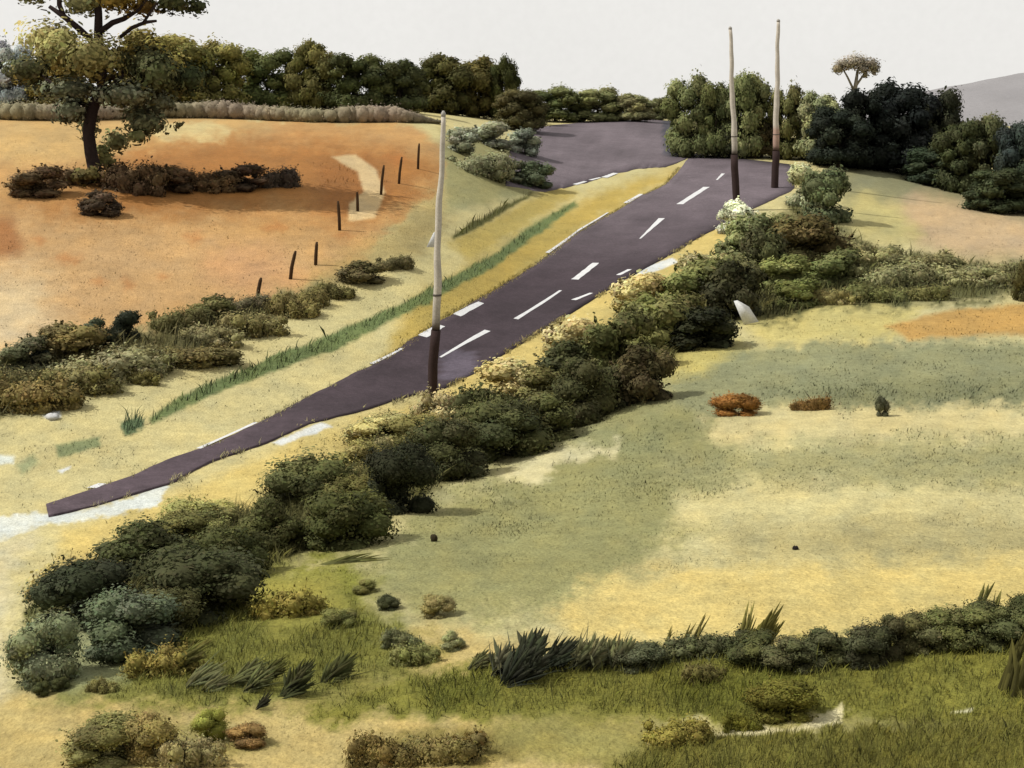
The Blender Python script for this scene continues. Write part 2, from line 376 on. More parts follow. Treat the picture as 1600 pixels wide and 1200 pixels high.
# ------------------------------------------------------------------ roads
def strip(name, left, right, col0, lift, n=120, rag=0.0, seed=1):
    def samp(pl):
        pl = np.array(pl, float); s = np.concatenate([[0], np.cumsum(np.hypot(*np.diff(pl, axis=0).T))])
        t = np.linspace(0, s[-1], n); return np.stack([np.interp(t, s, pl[:, 0]), np.interp(t, s, pl[:, 1])], 1)
    L, R = samp(left), samp(right)
    Lw = np.array([hit(*p) for p in L]); Rw = np.array([hit(*p) for p in R])
    m = 14; V = []
    for i in range(n):
        for k in range(m):
            t = k / (m - 1)
            if k in (0, m - 1): t += rag * (float(fbm(np.array([i * .31]), np.array([k * 3.1]), seed, 4)[0]))
            V.append(Lw[i] * (1 - t) + Rw[i] * t)
    V = np.array(V); V[:, 2] = hz(V[:, 0], V[:, 1]) + lift
    px, py = 800 + F * V[:, 0] / V[:, 1], HY - F * V[:, 2] / V[:, 1]
    i2 = np.arange(n * m).reshape(n, m)
    f = np.stack([i2[:-1, :-1], i2[:-1, 1:], i2[1:, 1:], i2[1:, :-1]], -1).reshape(-1)
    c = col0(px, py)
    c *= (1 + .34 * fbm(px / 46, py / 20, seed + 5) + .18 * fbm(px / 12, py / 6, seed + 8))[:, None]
    # skirt down to the ground all round
    rim = list(i2[:, 0]) + list(i2[-1, 1:]) + list(i2[::-1, -1][1:]) + list(i2[0, ::-1][1:-1])
    b0 = len(V); V = np.vstack([V, V[rim] - (0, 0, lift + .12)]); c = np.vstack([c, c[rim]])
    sk = []
    for j in range(len(rim)):
        j2 = (j + 1) % len(rim); sk += [rim[j], rim[j2], b0 + j2, b0 + j]
    return mesh_np(name, V, np.concatenate([f, sk]), np.full(len(f) // 4 + len(rim), 4), c, False)
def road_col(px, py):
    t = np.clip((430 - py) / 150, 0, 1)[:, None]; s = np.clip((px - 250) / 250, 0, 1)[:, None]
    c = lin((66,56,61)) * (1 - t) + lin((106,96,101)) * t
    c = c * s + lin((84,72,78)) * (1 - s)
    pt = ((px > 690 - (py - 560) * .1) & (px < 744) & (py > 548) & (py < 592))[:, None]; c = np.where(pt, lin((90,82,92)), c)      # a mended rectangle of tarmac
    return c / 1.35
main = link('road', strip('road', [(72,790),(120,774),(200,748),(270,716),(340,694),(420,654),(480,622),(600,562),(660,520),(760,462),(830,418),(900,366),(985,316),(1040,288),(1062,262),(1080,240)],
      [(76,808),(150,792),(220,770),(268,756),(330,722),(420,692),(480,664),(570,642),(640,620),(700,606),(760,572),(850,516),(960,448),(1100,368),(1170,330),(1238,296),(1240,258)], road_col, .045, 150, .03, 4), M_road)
tag(main, kind='structure')
far = link('road', strip('side_road', [(1084,240),(1080,205),(1060,190),(1010,187),(930,190),(870,195),(835,200),(800,215)],
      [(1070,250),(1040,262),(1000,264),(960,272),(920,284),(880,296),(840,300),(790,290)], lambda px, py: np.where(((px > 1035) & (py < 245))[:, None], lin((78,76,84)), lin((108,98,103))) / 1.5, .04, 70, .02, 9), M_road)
far.name = 'side_road'; tag(far, kind='structure')
rng = np.random.default_rng(5)
def dash(p0, p1, w0, w1, parent, name='lane_dash', lift=.053, tone=230):
    a, b = hit(*p0), hit(*p1); d = b - a; d[2] = 0; d /= np.linalg.norm(d); nn = np.array((-d[1], d[0], 0))
    n = 9; V = []
    for i in range(n):
        t = i / (n - 1); p = a * (1 - t) + b * t; w = (w0 * (1 - t) + w1 * t) * (1 + rng.uniform(-.12, .12))
        for s in (-1, 1):
            v = p + nn * s * w / 2; v[2] = float(hz(v[0], v[1])) + lift; V.append(v)
    f = []
    for i in range(n - 1): f += [2 * i, 2 * i + 1, 2 * i + 3, 2 * i + 2]
    o = link(name, mesh_np(name, V, f, np.full(n - 1, 4), np.tile(alb((tone, tone, tone), 1.25), (len(V), 1))), M_paint, parent)
for p0, p1, w0, w1 in [((688,560),(762,518),.10,.34),((806,500),(876,455),.22,.16),((898,438),(931,412),.42,.42),((1000,374),(1034,342),.10,.48),((1062,320),(1104,293),.5,.5),((1120,282),(1130,272),.15,.3)]:
    dash(p0, p1, w0, w1, main)
for p0, p1, w in [((714,494),(752,474),.40),((580,570),(628,546),.16),((660,527),(690,510),.45),((855,396),(905,360),.22),((905,360),(950,333),.18),((978,318),(1002,304),.42),((310,703),(400,662),.16),((143,765),(160,758),.3),
                  ((896,470),(924,459),.3),((966,431),(984,422),.3)]:
    dash(p0, p1, w, w * .8, main, 'edge_line', .05)
for p0, p1, w in [((944,278),(962,271),.6),((922,282),(938,278),.35),((898,289),(915,284),.4)]:
    dash(p0, p1, w, w * .8, far, 'edge_line', .046)

# ------------------------------------------------------------------ foliage
def leaves(mb, lobes, n, size, rng, asp=1.7, up=.25, spread=.22):
    """n leaf-sized faces over the lobes; a lobe is (centre, radii, colour)"""
    cen = np.array([l[0] for l in lobes], float); rad = np.array([l[1] for l in lobes], float); col = np.array([l[2] for l in lobes], float)
    wgt = (rad[:, 0] * rad[:, 2] + rad[:, 1] * rad[:, 2] + rad[:, 0] * rad[:, 1]); wgt /= wgt.sum()
    li = rng.choice(len(lobes), n, p=wgt)
    d = rng.normal(size=(n, 3)); d /= np.linalg.norm(d, axis=1)[:, None]
    rr = 1 + rng.normal(size=n) * spread * .5 - np.abs(rng.normal(size=n)) * spread * .4
    wob = 1 + .16 * np.sin(d[:, 0] * 5 + li * 2.1) * np.sin(d[:, 2] * 4 + li) + .10 * np.sin(d[:, 1] * 9 + li * 3.7)
    p = cen[li] + d * rad[li] * (rr * wob)[:, None]
    nrm = d / rad[li]; nrm /= np.linalg.norm(nrm, axis=1)[:, None]
    out_n = np.repeat(nrm, 6, 0)
    nrm = nrm + rng.normal(size=(n, 3)) * .32 + (0, 0, up); nrm /= np.linalg.norm(nrm, axis=1)[:, None]
    t = np.cross(nrm, rng.normal(size=(n, 3))); t /= np.linalg.norm(t, axis=1)[:, None]
    b = np.cross(nrm, t)
    s = size * rng.lognormal(0, .28, n)
    ang = np.array([0, 55, 125, 180, 235, 305]) * math.pi / 180
    ca, sa = np.cos(ang), np.sin(ang) / asp
    V = p[:, None] + s[:, None, None] * (ca[None, :, None] * t[:, None] + sa[None, :, None] * b[:, None])
    V += nrm[:, None] * (s[:, None] * np.array([-.25, .04, .04, -.2, .04, .04])[None])[:, :, None]
    c = col[li] * (1 + rng.normal(size=n) * .09)[:, None] * (1 + rng.normal(size=(n, 3)) * .04)
    mb.add(V.reshape(-1, 3), np.arange(n * 6), np.full(n, 6), np.clip(np.repeat(c, 6, 0), .02, 2), out_n)
    return mb
_ico = None
def core(mb, lobes, k=.8):
    """the dense twiggy inside of each lobe"""
    nu, nv = 12, 8
    th = np.linspace(0, 2 * math.pi, nu, endpoint=False); ph = np.linspace(.15, math.pi - .15, nv)
    T, PH = np.meshgrid(th, ph)
    D = np.stack([np.cos(T) * np.sin(PH), np.sin(T) * np.sin(PH), np.cos(PH)], -1).reshape(-1, 3)
    f, n = [], []
    for i in range(nv - 1):
        for j in range(nu):
            j2 = (j + 1) % nu; f += [i * nu + j, (i + 1) * nu + j, (i + 1) * nu + j2, i * nu + j2]; n.append(4)
    f += list(range(nu)); n.append(nu); f += list(range((nv - 1) * nu, nv * nu))[::-1]; n.append(nu)
    for c, r, col in lobes:
        w = 1 + .14 * np.sin(D[:, 0] * 6 + c[0] * 9) * np.sin(D[:, 2] * 5 + c[1] * 7)
        mb.add(np.array(c) + D * np.array(r) * (k * w)[:, None], f, n, np.array(col) * .95, D)

def low_mesh(name, seed, n, size):
    """a wide, low spread of round clumps: 1 wide, .38 high"""
    r = np.random.default_rng(seed); lobes = []
    for i in range(17):
        x = -.40 + .80 * (i + r.uniform(-.4, .4)) / 16; y = r.uniform(-.24, .24) * math.sqrt(max(.1, 1 - (x / .5) ** 2)); q = r.uniform(.105, .165) * (1 - .6 * abs(x))
        t = r.choice([.78, .92, 1.0, 1.1, 1.22]); z = r.uniform(.05, .36 - q)
        lobes.append(((x, y, z), (q, q, q * .9), np.array((t * r.uniform(.96, 1.05), t, t * r.uniform(.9, 1.05)))))
        lobes.append(((x, y * .8, .03), (q, q, q * .9), np.array((t, t, t)) * .95))
    mb = MB(); core(mb, lobes, .7); leaves(mb, lobes, n, size, r, spread=.42)
    leaves(mb, [(np.array(l[0]) + r.normal(size=3) * .05, np.array(l[1]) * r.uniform(.8, 1.2), l[2]) for l in lobes], n // 2, size * .85, r, spread=.7)
    for i in range(40):
        l = lobes[r.integers(len(lobes))]; a = np.array(l[0]); d = r.normal(size=3) * (.6, .6, .2) + (0, 0, .9); b = a + d / np.linalg.norm(d) * r.uniform(.14, .24)
        tube(mb, [a, (a + b) / 2 + r.normal(size=3) * .01, b], [.004, .003, .0015], 4, np.array(l[2]) * (1.0, .88, .75), False); leaves(mb, [(b, (.012,) * 3, l[2]), ((a + b) / 2, (.014,) * 3, l[2])], 7, size * .8, r, spread=.8)
    return mb.mesh(name)
def shrub_mesh(name, seed, nl=9, n=1500, size=.055, dome=.9, squat=False, inner=.78):
    """about 1 wide, 1 deep, 1 high, standing on z = 0"""
    r = np.random.default_rng(seed); lobes = []
    for i in range(nl):
        a = 2 * math.pi * (i + r.uniform(-.3, .3)) / nl * (1 if i < nl - 2 else 0); h = r.uniform(.22, .75) if i < nl - 2 else r.uniform(.6, .78)
        ro = (.30 * math.sqrt(max(.05, 1 - (h - .25) ** 2 * 1.6))) * r.uniform(.7, 1.1) if i < nl - 2 else r.uniform(0, .12)
        s = r.uniform(.16, .27); tone = r.choice([.72, .9, 1.0, 1.12, 1.3])
        lobes.append(((ro * math.cos(a), ro * math.sin(a), min(h, 1 - s * .85)), (s, s, s * r.uniform(.7, .95)), np.array((tone * r.uniform(.95, 1.06), tone, tone * r.uniform(.85, 1.05)))))
    for i in range(5):
        a = r.uniform(0, 6.28); s = r.uniform(.15, .22); tone = r.choice([.75, .95, 1.1])
        lobes.append(((.27 * math.cos(a), .27 * math.sin(a), .12), (s, s, .15), np.array((tone,) * 3)))
    mb = MB(); core(mb, lobes, inner); leaves(mb, lobes, n, size, r)
    # loose sprigs beyond the outline
    sp = [(np.array(l[0]) + r.normal(size=3) * .07 + (0, 0, .03), np.array(l[1]) * .8, l[2]) for l in lobes]
    leaves(mb, sp, n // 4, size * .9, r, spread=.6)
    for i in range(26):          # bare twigs and long shoots that stand out of the outline
        l = lobes[r.integers(len(lobes))]; d = r.normal(size=3) + (0, 0, .7); d /= np.linalg.norm(d); a = np.array(l[0]) + d * np.array(l[1]) * .7
        b = a + d * r.uniform(.10, .24); tube(mb, [a, (a + b) / 2 + r.normal(size=3) * .012, b], [.005, .004, .002], 4, np.array(l[2]) * (1.0, .85, .7), False)
        q = [(a + (b - a) * t, (.016,) * 3, l[2]) for t in (.55, .75, .95)]; leaves(mb, q, 9, size * .9, r, spread=.8)
    return mb.mesh(name)
SH = [shrub_mesh('shrub', 10 + i, 8 + i % 4, 4200, .030) for i in range(8)]
SHF = [shrub_mesh('shrub', 40 + i, 10 + i % 3, 8000, .0195) for i in range(8)]    # finer leaves, for near ones
SHL = [low_mesh('shrub', 70 + i, 5000, .018) for i in range(6)]
for m_ in SH + SHF + SHL: m_.materials.append(M_leaf)
_r = random.Random(3)
GR = {}
def leafcol(c, k=.62): return tuple(np.clip(lin(np.array(c) * (1.02, 1.02, 1.05)) / k / 1.16, .012, .7)) + (1,)
def shrub(px, py, w, h, col, label, group=None, fine=False, name='shrub', depth=.9, cat='shrub', k=.62):
    p = hit(px, py); s = p[1] / F
    low = w / h > 2.0
    o = bpy.data.objects.new(name, _r.choice(SHL if low else SHF if fine else SH)); C.objects.link(o)
    W, H = w * s * 1.06, h * s * 1.03
    o.location = p - (0, 0, .05 * H); o.scale = (W, W * depth, H / .38 if low else H); o.rotation_euler = (0, 0, _r.uniform(-.5, .5) * (.4 if low else 1) + _r.choice([0, math.pi]))
    o.color = leafcol(col, k)
    return tag(o, label, cat, group)

DK, MD, LT, PL, GY = (58,58,36), (92,90,52), (140,134,80), (196,180,118), (128,132,100)
# --- the long roadside hedge, far end to near end
G = 'shrubs of the hedge between road and field'
H = [
 (1292,345,80,90,(84,90,62),'tall green shrub at the far top end of the roadside hedge'),
 (1255,320,64,66,(150,152,116),'pale grey-green shrub at the far end of the hedge, beside the dark tall one'),
 (1155,362,76,56,(196,190,158),'cream flowering shrub at the road edge, under the middle pole'),
 (1262,420,120,92,(74,66,40),'brown-olive shrub on the field side below the hedge\'s far end'),
 (1168,415,112,92,(112,116,76),'olive shrub with dark dabs just below the cream shrub'),
 (1200,445,80,100,(66,66,42),'dark shrub in the hedge above the white marker board'),
 (1100,450,96,60,(150,142,100),'straw-coloured shrub on the road side, below the cream one'),
 (1090,485,116,88,(110,112,66),'mid-olive shrub beside the widest bend of the white shoulder'),
 (1005,490,106,72,(164,152,106),'large yellow-lit shrub bulging over the road edge'),
 (1146,494,96,96,(50,50,32),'darkest shrub, right behind the white marker board'),
 (1092,542,120,72,(40,42,26),'blackish low shrub on the field side, left of the white board'),
 (1020,545,116,98,(100,100,58),'olive shrub below the yellow-lit bulging one'),
 (895,560,100,70,(160,148,106),'yellow shrub at the road edge beside a brown patch of bare soil'),
 (972,580,110,104,(88,88,52),'olive shrub between the yellow shrub and the field'),
 (888,590,96,64,(64,66,42),'rounded dark shrub standing out against the yellow verge'),
 (1005,625,96,92,(62,56,36),'dark brown shrub where the hedge meets the open field'),
 (800,625,116,66,(154,144,100),'pale straw shrub on the verge right of the near pole'),
 (915,655,120,108,(66,66,40),'dark shrub low in the middle of the hedge'),
 (945,640,90,70,(54,54,34),'small dark shrub on the field side mid hedge'),
 (775,660,128,62,(72,74,44),'wide dark shrub right of the near pole'),
 (845,690,120,90,(78,78,46),'olive-black shrub bordering the field below mid hedge'),
 (695,662,110,52,(146,136,96),'dry straw shrub at the foot of the near pole'),
 (790,715,140,96,(60,62,36),'broad dark shrub on the field side below the near pole'),
 (705,745,126,96,(56,56,34),'dense dark shrub left of the pale bare patch in the field'),
 (595,700,116,60,(136,130,88),'grey-green soft shrub on the verge left of the near pole'),
 (625,798,118,112,(42,44,28),'blackest shrub at the notch where the hedge steps in'),
 (478,800,150,96,(72,72,42),'round shrub with dark dabs, hedge\'s nearest to the ochre verge mid-left'),
 (545,850,136,96,(68,70,38),'olive-dark shrub over the arched blade of grass'),
 (312,835,124,62,(126,124,76),'pale olive shrub on the verge at the road\'s near end'),
 (425,862,112,88,(70,70,40),'dark shrub between the dabbed round one and the near clump'),
 (362,900,112,90,(62,64,36),'dark green shrub right of the nearest big clump'),
 (232,900,180,92,(64,66,40),'big domed dark shrub facing the road\'s near end'),
 (310,962,190,110,(54,56,34),'biggest near shrub, dark and dense, above the olive grass'),
 (118,925,140,62,(140,128,82),'pale brown shrub peeping behind the leftmost dark dome'),
 (132,972,158,104,(50,54,36),'leftmost dark dome of the hedge'),
 (205,1020,150,96,(72,78,58),'grey-dark shrub under the two near domes'),
 (68,1062,112,112,(104,110,82),'grey-green shrub at the near left end of the hedge'),
]
H += [
 (1216,398,84,70,(108,108,72),'grey-olive shrub between the cream shrub and the brown-olive one'),
 (1140,470,92,80,(96,96,60),'mid-olive shrub just above the darkest one behind the board'),
 (1062,525,96,72,(92,90,52),'olive shrub left of the blackish low one'),
 (852,630,96,62,(100,96,56),'mid-olive shrub between the pale straw one and the low dark middle'),
 (748,690,104,62,(86,84,50),'dark-olive shrub below the wide dark one right of the near pole'),
 (655,705,112,66,(104,98,58),'mid-olive shrub under the dry straw one at the near pole'),
 (560,742,96,56,(124,116,70),'khaki shrub behind the dabbed round shrub'),
 (545,800,96,62,(84,80,44),'brown-olive shrub between the dabbed round shrub and the blackest one'),
 (272,860,116,62,(88,86,50),'dark-olive shrub below the pale one at the road\'s near end'),
 (256,985,120,80,(76,74,44),'dark-olive shrub between the biggest near shrub and the grey-dark one'),
]
for i, (x, y, w, h, c, lab) in enumerate(H):
    shrub(x, y, w, h, c, lab, G, fine=(y > 640))
G = 'small plants at the near end of the hedge'
shrub(64, 1088, 26, 24, (60,62,36), 'tiny dark plant on bare ground at the hedge\'s left foot', G, True, 'small_plant', cat='plant')
shrub(95, 1078, 28, 22, (60,62,36), 'tiny dark plant just right of the other at the hedge\'s left foot', G, True, 'small_plant', cat='plant')

# --- hedge along the lower edge of the orange field
G = 'shrubs along the lower edge of the orange field'
for x, y, w, h, c, lab in [
 (40,578,84,56,(92,92,66),'grey-olive shrub at the left edge below the orange field'),
 (62,570,30,30,(38,44,40),'small blackish shrub among the grey ones at the left edge'),
 (112,560,110,60,(104,94,58),'brown-olive shrub second from the left under the orange field'),
 (155,540,60,48,(56,60,44),'dark shrub left of the round black one, under the field'),
 (196,530,48,46,(44,48,36),'round black-green shrub standing above its row'),
 (170,585,170,48,(122,118,84),'long grey-olive shrub below the round black one'),
 (275,515,92,40,(88,84,50),'flat olive shrub right of the round black one'),
 (335,500,80,40,(82,80,48),'flat olive shrub with a rounded top mid row'),
 (390,486,70,30,(92,86,62),'low brownish shrub at the foot of the lowest fence post'),
 (300,565,150,30,(94,86,52),'low brown strip of shrub on the verge below the row'),
 (60,635,140,52,(110,98,58),'brown shrub spilling on the verge at the left edge'),
 (220,598,60,22,(98,92,52),'ragged olive plant at the lower lip of the strip'),
 (455,490,90,40,(108,98,58),'olive shrub right of the lowest fence post'),
 (520,462,70,26,(86,80,46),'narrow dark shrub starting the far strip'),
 (568,440,72,36,(82,76,50),'dark shrub in the middle of the far strip'),
 (618,418,60,22,(92,86,56),'thin shrub at the far right tip of the row'),
 (120,606,130,40,(106,100,62),'grey-olive shrub low in the strip at left, above the white stone'),
 (205,575,120,38,(112,108,74),'grey-green shrub in the middle of the strip below the round black one'),
 (395,520,110,40,(112,104,66),'khaki shrub in the strip right of the flat round-topped one'),
 (330,535,100,30,(118,112,78),'pale grey-olive shrub in the strip above its low brown strip'),
 (20,610,90,44,(100,94,60),'olive shrub cut by the left edge in the strip'),
 (480,478,70,30,(104,96,56),'small khaki shrub joining the strip to the far strip'),
]: shrub(x, y, w, h, c, lab, G)
G = 'low brown scrub added to deepen the shadow under the big field tree'
for x, y, w, h, c, lab in [  # dark clumps added to strengthen and fill out the field tree's shadow band
 (62,305,89,50,(88,72,50),'brown scrub clump, added as shadow, farthest left under the field tree'),
 (100,287,74,32,(92,76,52),'brown scrub clump, added as shadow, between the leftmost one and the trunk'),
 (158,335,67,42,(70,58,44),'dark brown scrub clump, added as shadow, in front of the trunk'),
 (206,299,106,52,(80,64,44),'brown scrub clump, added as shadow, just right of the trunk'),
 (262,299,84,47,(82,66,46),'brown scrub clump, added as shadow, second right of the trunk'),
 (322,297,95,32,(88,70,46),'low flat brown scrub clump, added as shadow, in the middle of the band'),
 (378,295,84,42,(76,62,46),'brown scrub clump, added as shadow, above the pale spot in the field'),
 (430,291,76,35,(72,62,50),'brown scrub clump, added as shadow, at the right end of the band'),
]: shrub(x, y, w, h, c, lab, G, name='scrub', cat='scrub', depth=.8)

# --- shrubs where the side road comes in
G = 'grey-green shrubs left of the side road'
for x, y, w, h, c, lab in [
 (722,238,60,44,(128,130,106),'grey shrub just right of the near pole\'s top'),
 (768,228,72,42,(134,136,114),'pale grey-green shrub before the dark tree at the side road'),
 (815,240,60,44,(126,132,112),'grey-green shrub against the purple side road'),
 (752,272,110,40,(118,118,86),'wide grey-olive shrub below the grey pair'),
 (835,292,60,44,(72,80,60),'dark green shrub at the mouth of the side road'),
 (800,282,56,34,(96,100,76),'mid-green shrub left of the dark one by the side road'),
]: shrub(x, y, w, h, c, lab, G)

# --- trees
def tree_meshes(seed, nl=16, n=10000, size=.0195):
    r = np.random.default_rng(seed); lobes = []
    for i in range(nl):
        a = i * 2.4 + r.uniform(-.4, .4); h = .30 + .56 * ((i + .5) / nl)
        ro = .34 * math.sqrt(max(.02, 1 - ((h - .5) / .46) ** 2)) * r.uniform(.55, 1.1)
        s = r.uniform(.11, .20); tone = r.choice([.75, .9, 1.0, 1.1, 1.3])
        lobes.append(((ro * math.cos(a), ro * math.sin(a), h), (s, s, s * r.uniform(.7, .95)), np.array((tone * r.uniform(.94, 1.08), tone, tone * r.uniform(.85, 1.05)))))
    for i in range(9):
        a = i * .7; tone = r.choice([.8, 1.0, 1.15])
        lobes.append(((.30 * math.cos(a), .30 * math.sin(a), r.uniform(.10, .24)), (.15, .15, .13), np.array((tone,) * 3)))
    mb = MB(); core(mb, lobes, .76); leaves(mb, lobes, n, size, r)
    leaves(mb, [(np.array(l[0]) + r.normal(size=3) * .05, np.array(l[1]) * .85, l[2]) for l in lobes], n // 4, size * .9, r, spread=.6)
    cr_ = mb.mesh('crown'); cr_.materials.append(M_leaf)
    tb = MB(); c = alb((110,100,84))
    tube(tb, [(0, 0, -.06), (.01, 0, .15), (-.01, .01, .35), (.02, 0, .62)], [.035, .028, .022, .008], 8, c)
    for i in range(4):
        a = i * 1.7 + .5; tube(tb, [(0, 0, .25 + .06 * i), (.12 * math.cos(a), .12 * math.sin(a), .42 + .06 * i), (.22 * math.cos(a), .22 * math.sin(a), .52 + .06 * i)], [.016, .011, .004], 6, c)
    tm = tb.mesh('trunk', True); tm.materials.append(M_bark)
    return cr_, tm
TR = [tree_meshes(100 + i, 14 + 2 * (i % 3)) for i in range(6)]
def tree(px, py, w, h, col, label, group, k=.62):
    p = hit(px, py); s = p[1] / F
    e = empty('tree', p, _r.uniform(-3, 3)); e.scale = (w * s * 1.05, w * s, h * s * 1.0)
    cm, tm = _r.choice(TR)
    a = link('crown', cm, None, e); a.color = leafcol(col, k)
    link('trunk', tm, None, e)
    return tag(e, label, 'tree', group)
G = 'trees along the far edge of the orange field'
for x, y, w, h, c, lab in [
 (82,172,120,84,(124,116,70),'low olive tree on the skyline behind the left side of the big field tree'),
 (14,172,90,110,(132,138,132),'soft grey-green tree at the left edge of the skyline'),
 (246,172,170,128,(112,106,58),'olive tree on the skyline just right of the big field tree'),
 (335,170,120,108,(104,100,54),'rounded olive tree at the left of the skyline row'),
 (418,170,104,96,(82,88,50),'green tree with a domed top in the skyline row, left of the knobbed one'),
 (488,172,84,114,(88,84,46),'tree with the tallest knob-shaped top in the skyline row'),
 (556,174,104,92,(66,70,40),'dark tree right of the knob-topped one'),
 (625,176,96,86,(62,66,40),'dark low-topped tree in the middle right of the skyline row'),
 (692,178,104,98,(66,64,34),'broad dark brown-green tree directly behind the near pole'),
 (748,184,94,100,(78,72,38),'brown-olive tree right of the near pole'),
 (790,190,54,104,(58,60,30),'narrow dark tree ending the tall skyline row'),
 (812,204,90,66,(70,66,40),'low brown-green tree hanging by the side road'),
 (868,190,110,56,(84,88,54),'low yellow-green tree behind the side road'),
 (935,190,96,54,(104,106,68),'pale low olive tree behind the side road, middle one'),
 (992,190,70,46,(118,116,80),'small pale tree behind the crest of the side road'),
 (1034,188,48,38,(82,84,54),'smallest dark tree on the skyline gap'),
]: tree(x, y, w, h, c, lab, G)
G = 'trees behind the far poles'
for x, y, w, h, c, lab in [
 (1082,244,92,128,(92,96,60),'green tree left of the middle pole on the crest'),
 (1118,246,66,120,(82,86,52),'slim green tree close left of the middle pole'),
 (1168,246,86,136,(98,100,64),'taller green tree between the two far poles'),
 (1150,246,70,62,(50,52,34),'low dark tree at the foot of the middle pole'),
 (1190,246,70,66,(58,50,30),'low brownish tree left of the far pole\'s foot'),
 (1232,248,70,116,(86,86,50),'olive tree right of the far pole'),
 (1282,252,92,114,(112,114,80),'pale green tree between the far pole and the dark wood'),
]: tree(x, y, w, h, c, lab, G)
G = 'dark trees right of the crest'
for x, y, w, h, c, lab in [
 (1310,262,110,100,(34,39,30),'first black-green tree of the dark wood, at its left'),
 (1352,262,110,126,(32,36,29),'black-green tree below the small umbrella tree'),
 (1412,270,140,146,(30,34,30),'largest and highest black-green tree'),
 (1462,278,100,144,(46,48,35),'dark olive tree at the right shoulder of the wood'),
 (1380,266,90,70,(31,36,31),'low black shrubby tree at the front of the dark wood'),
 (1505,300,100,116,(58,62,38),'dark green tree stepping down right of the wood'),
 (1545,306,84,130,(76,76,50),'olive tree below the grey hill'),
 (1592,316,90,128,(48,54,48),'blue-black tree at the right edge under the hill'),
 (1560,330,120,70,(54,60,38),'low dark tree at the right edge in front of the others'),
 (1465,290,110,60,(48,56,40),'low dark tree in front of the wood, above the pink field'),
 (1640,335,110,110,(48,54,40),'dark tree cut off by the right edge'),
]: tree(x, y, w, h, c, lab, G, .66)

# the small umbrella-shaped tree on the skyline
def own_tree(px, py, D, lobes_px, limbs_px, n, size, bark, label, name='tree', corek=.6, k=.62, deep=1.5):
    u = (px - 800) / F; base = np.array((u * D, D, float(hz(u * D, D))))
    s = D / F
    e = empty(name, base)
    def loc(x, y, dy=0): return np.array(((x - px) * s, dy, (HY - y) * s - base[2]))
    lobes = [(loc(x, y, max(-4.5, min(4.5, dy * deep))), (r_ * s, r_ * s * .95, ry * s), np.array(leafcol(c, k)[:3])) for x, y, dy, r_, ry, c in lobes_px]
    r = np.random.default_rng(77); mb = MB(); core(mb, lobes, corek); leaves(mb, lobes, n, size, r, spread=.34)
    link('crown', mb.mesh('crown'), M_leaf, e).color = (1, 1, 1, 1)
    for nm, pts in limbs_px:
        tb = MB(); tube(tb, [loc(x, y, dy) for x, y, dy, w in pts], [w * s / 2 for *_, w in pts], 10, alb(bark))
        link(nm, tb.mesh(nm, True), M_bark, e)
    return tag(e, label, 'tree')
own_tree(1338, 235, 148,
  [(1338,96,0,20,12,(132,124,106)),(1322,100,.4,16,9,(126,118,98)),(1310,108,0,10,8,(118,108,82)),(1358,100,0,16,10,(124,116,98)),(1368,108,.3,9,9,(116,108,90)),(1346,108,-.3,12,7,(122,114,96)),(1352,116,0,6,6,(112,104,84))],
  [('trunk', [(1336,240,0,9),(1334,180,0,8),(1336,140,0,7),(1340,110,0,4)]), ('limb', [(1336,145,0,4),(1324,120,0,3),(1316,106,0,2)]), ('limb', [(1337,135,0,4),(1350,116,0,3),(1360,104,0,2)])],
  2600, .11, (160,150,128), 'small brown umbrella-shaped tree rising above the dark wood', 'umbrella_tree', .62)
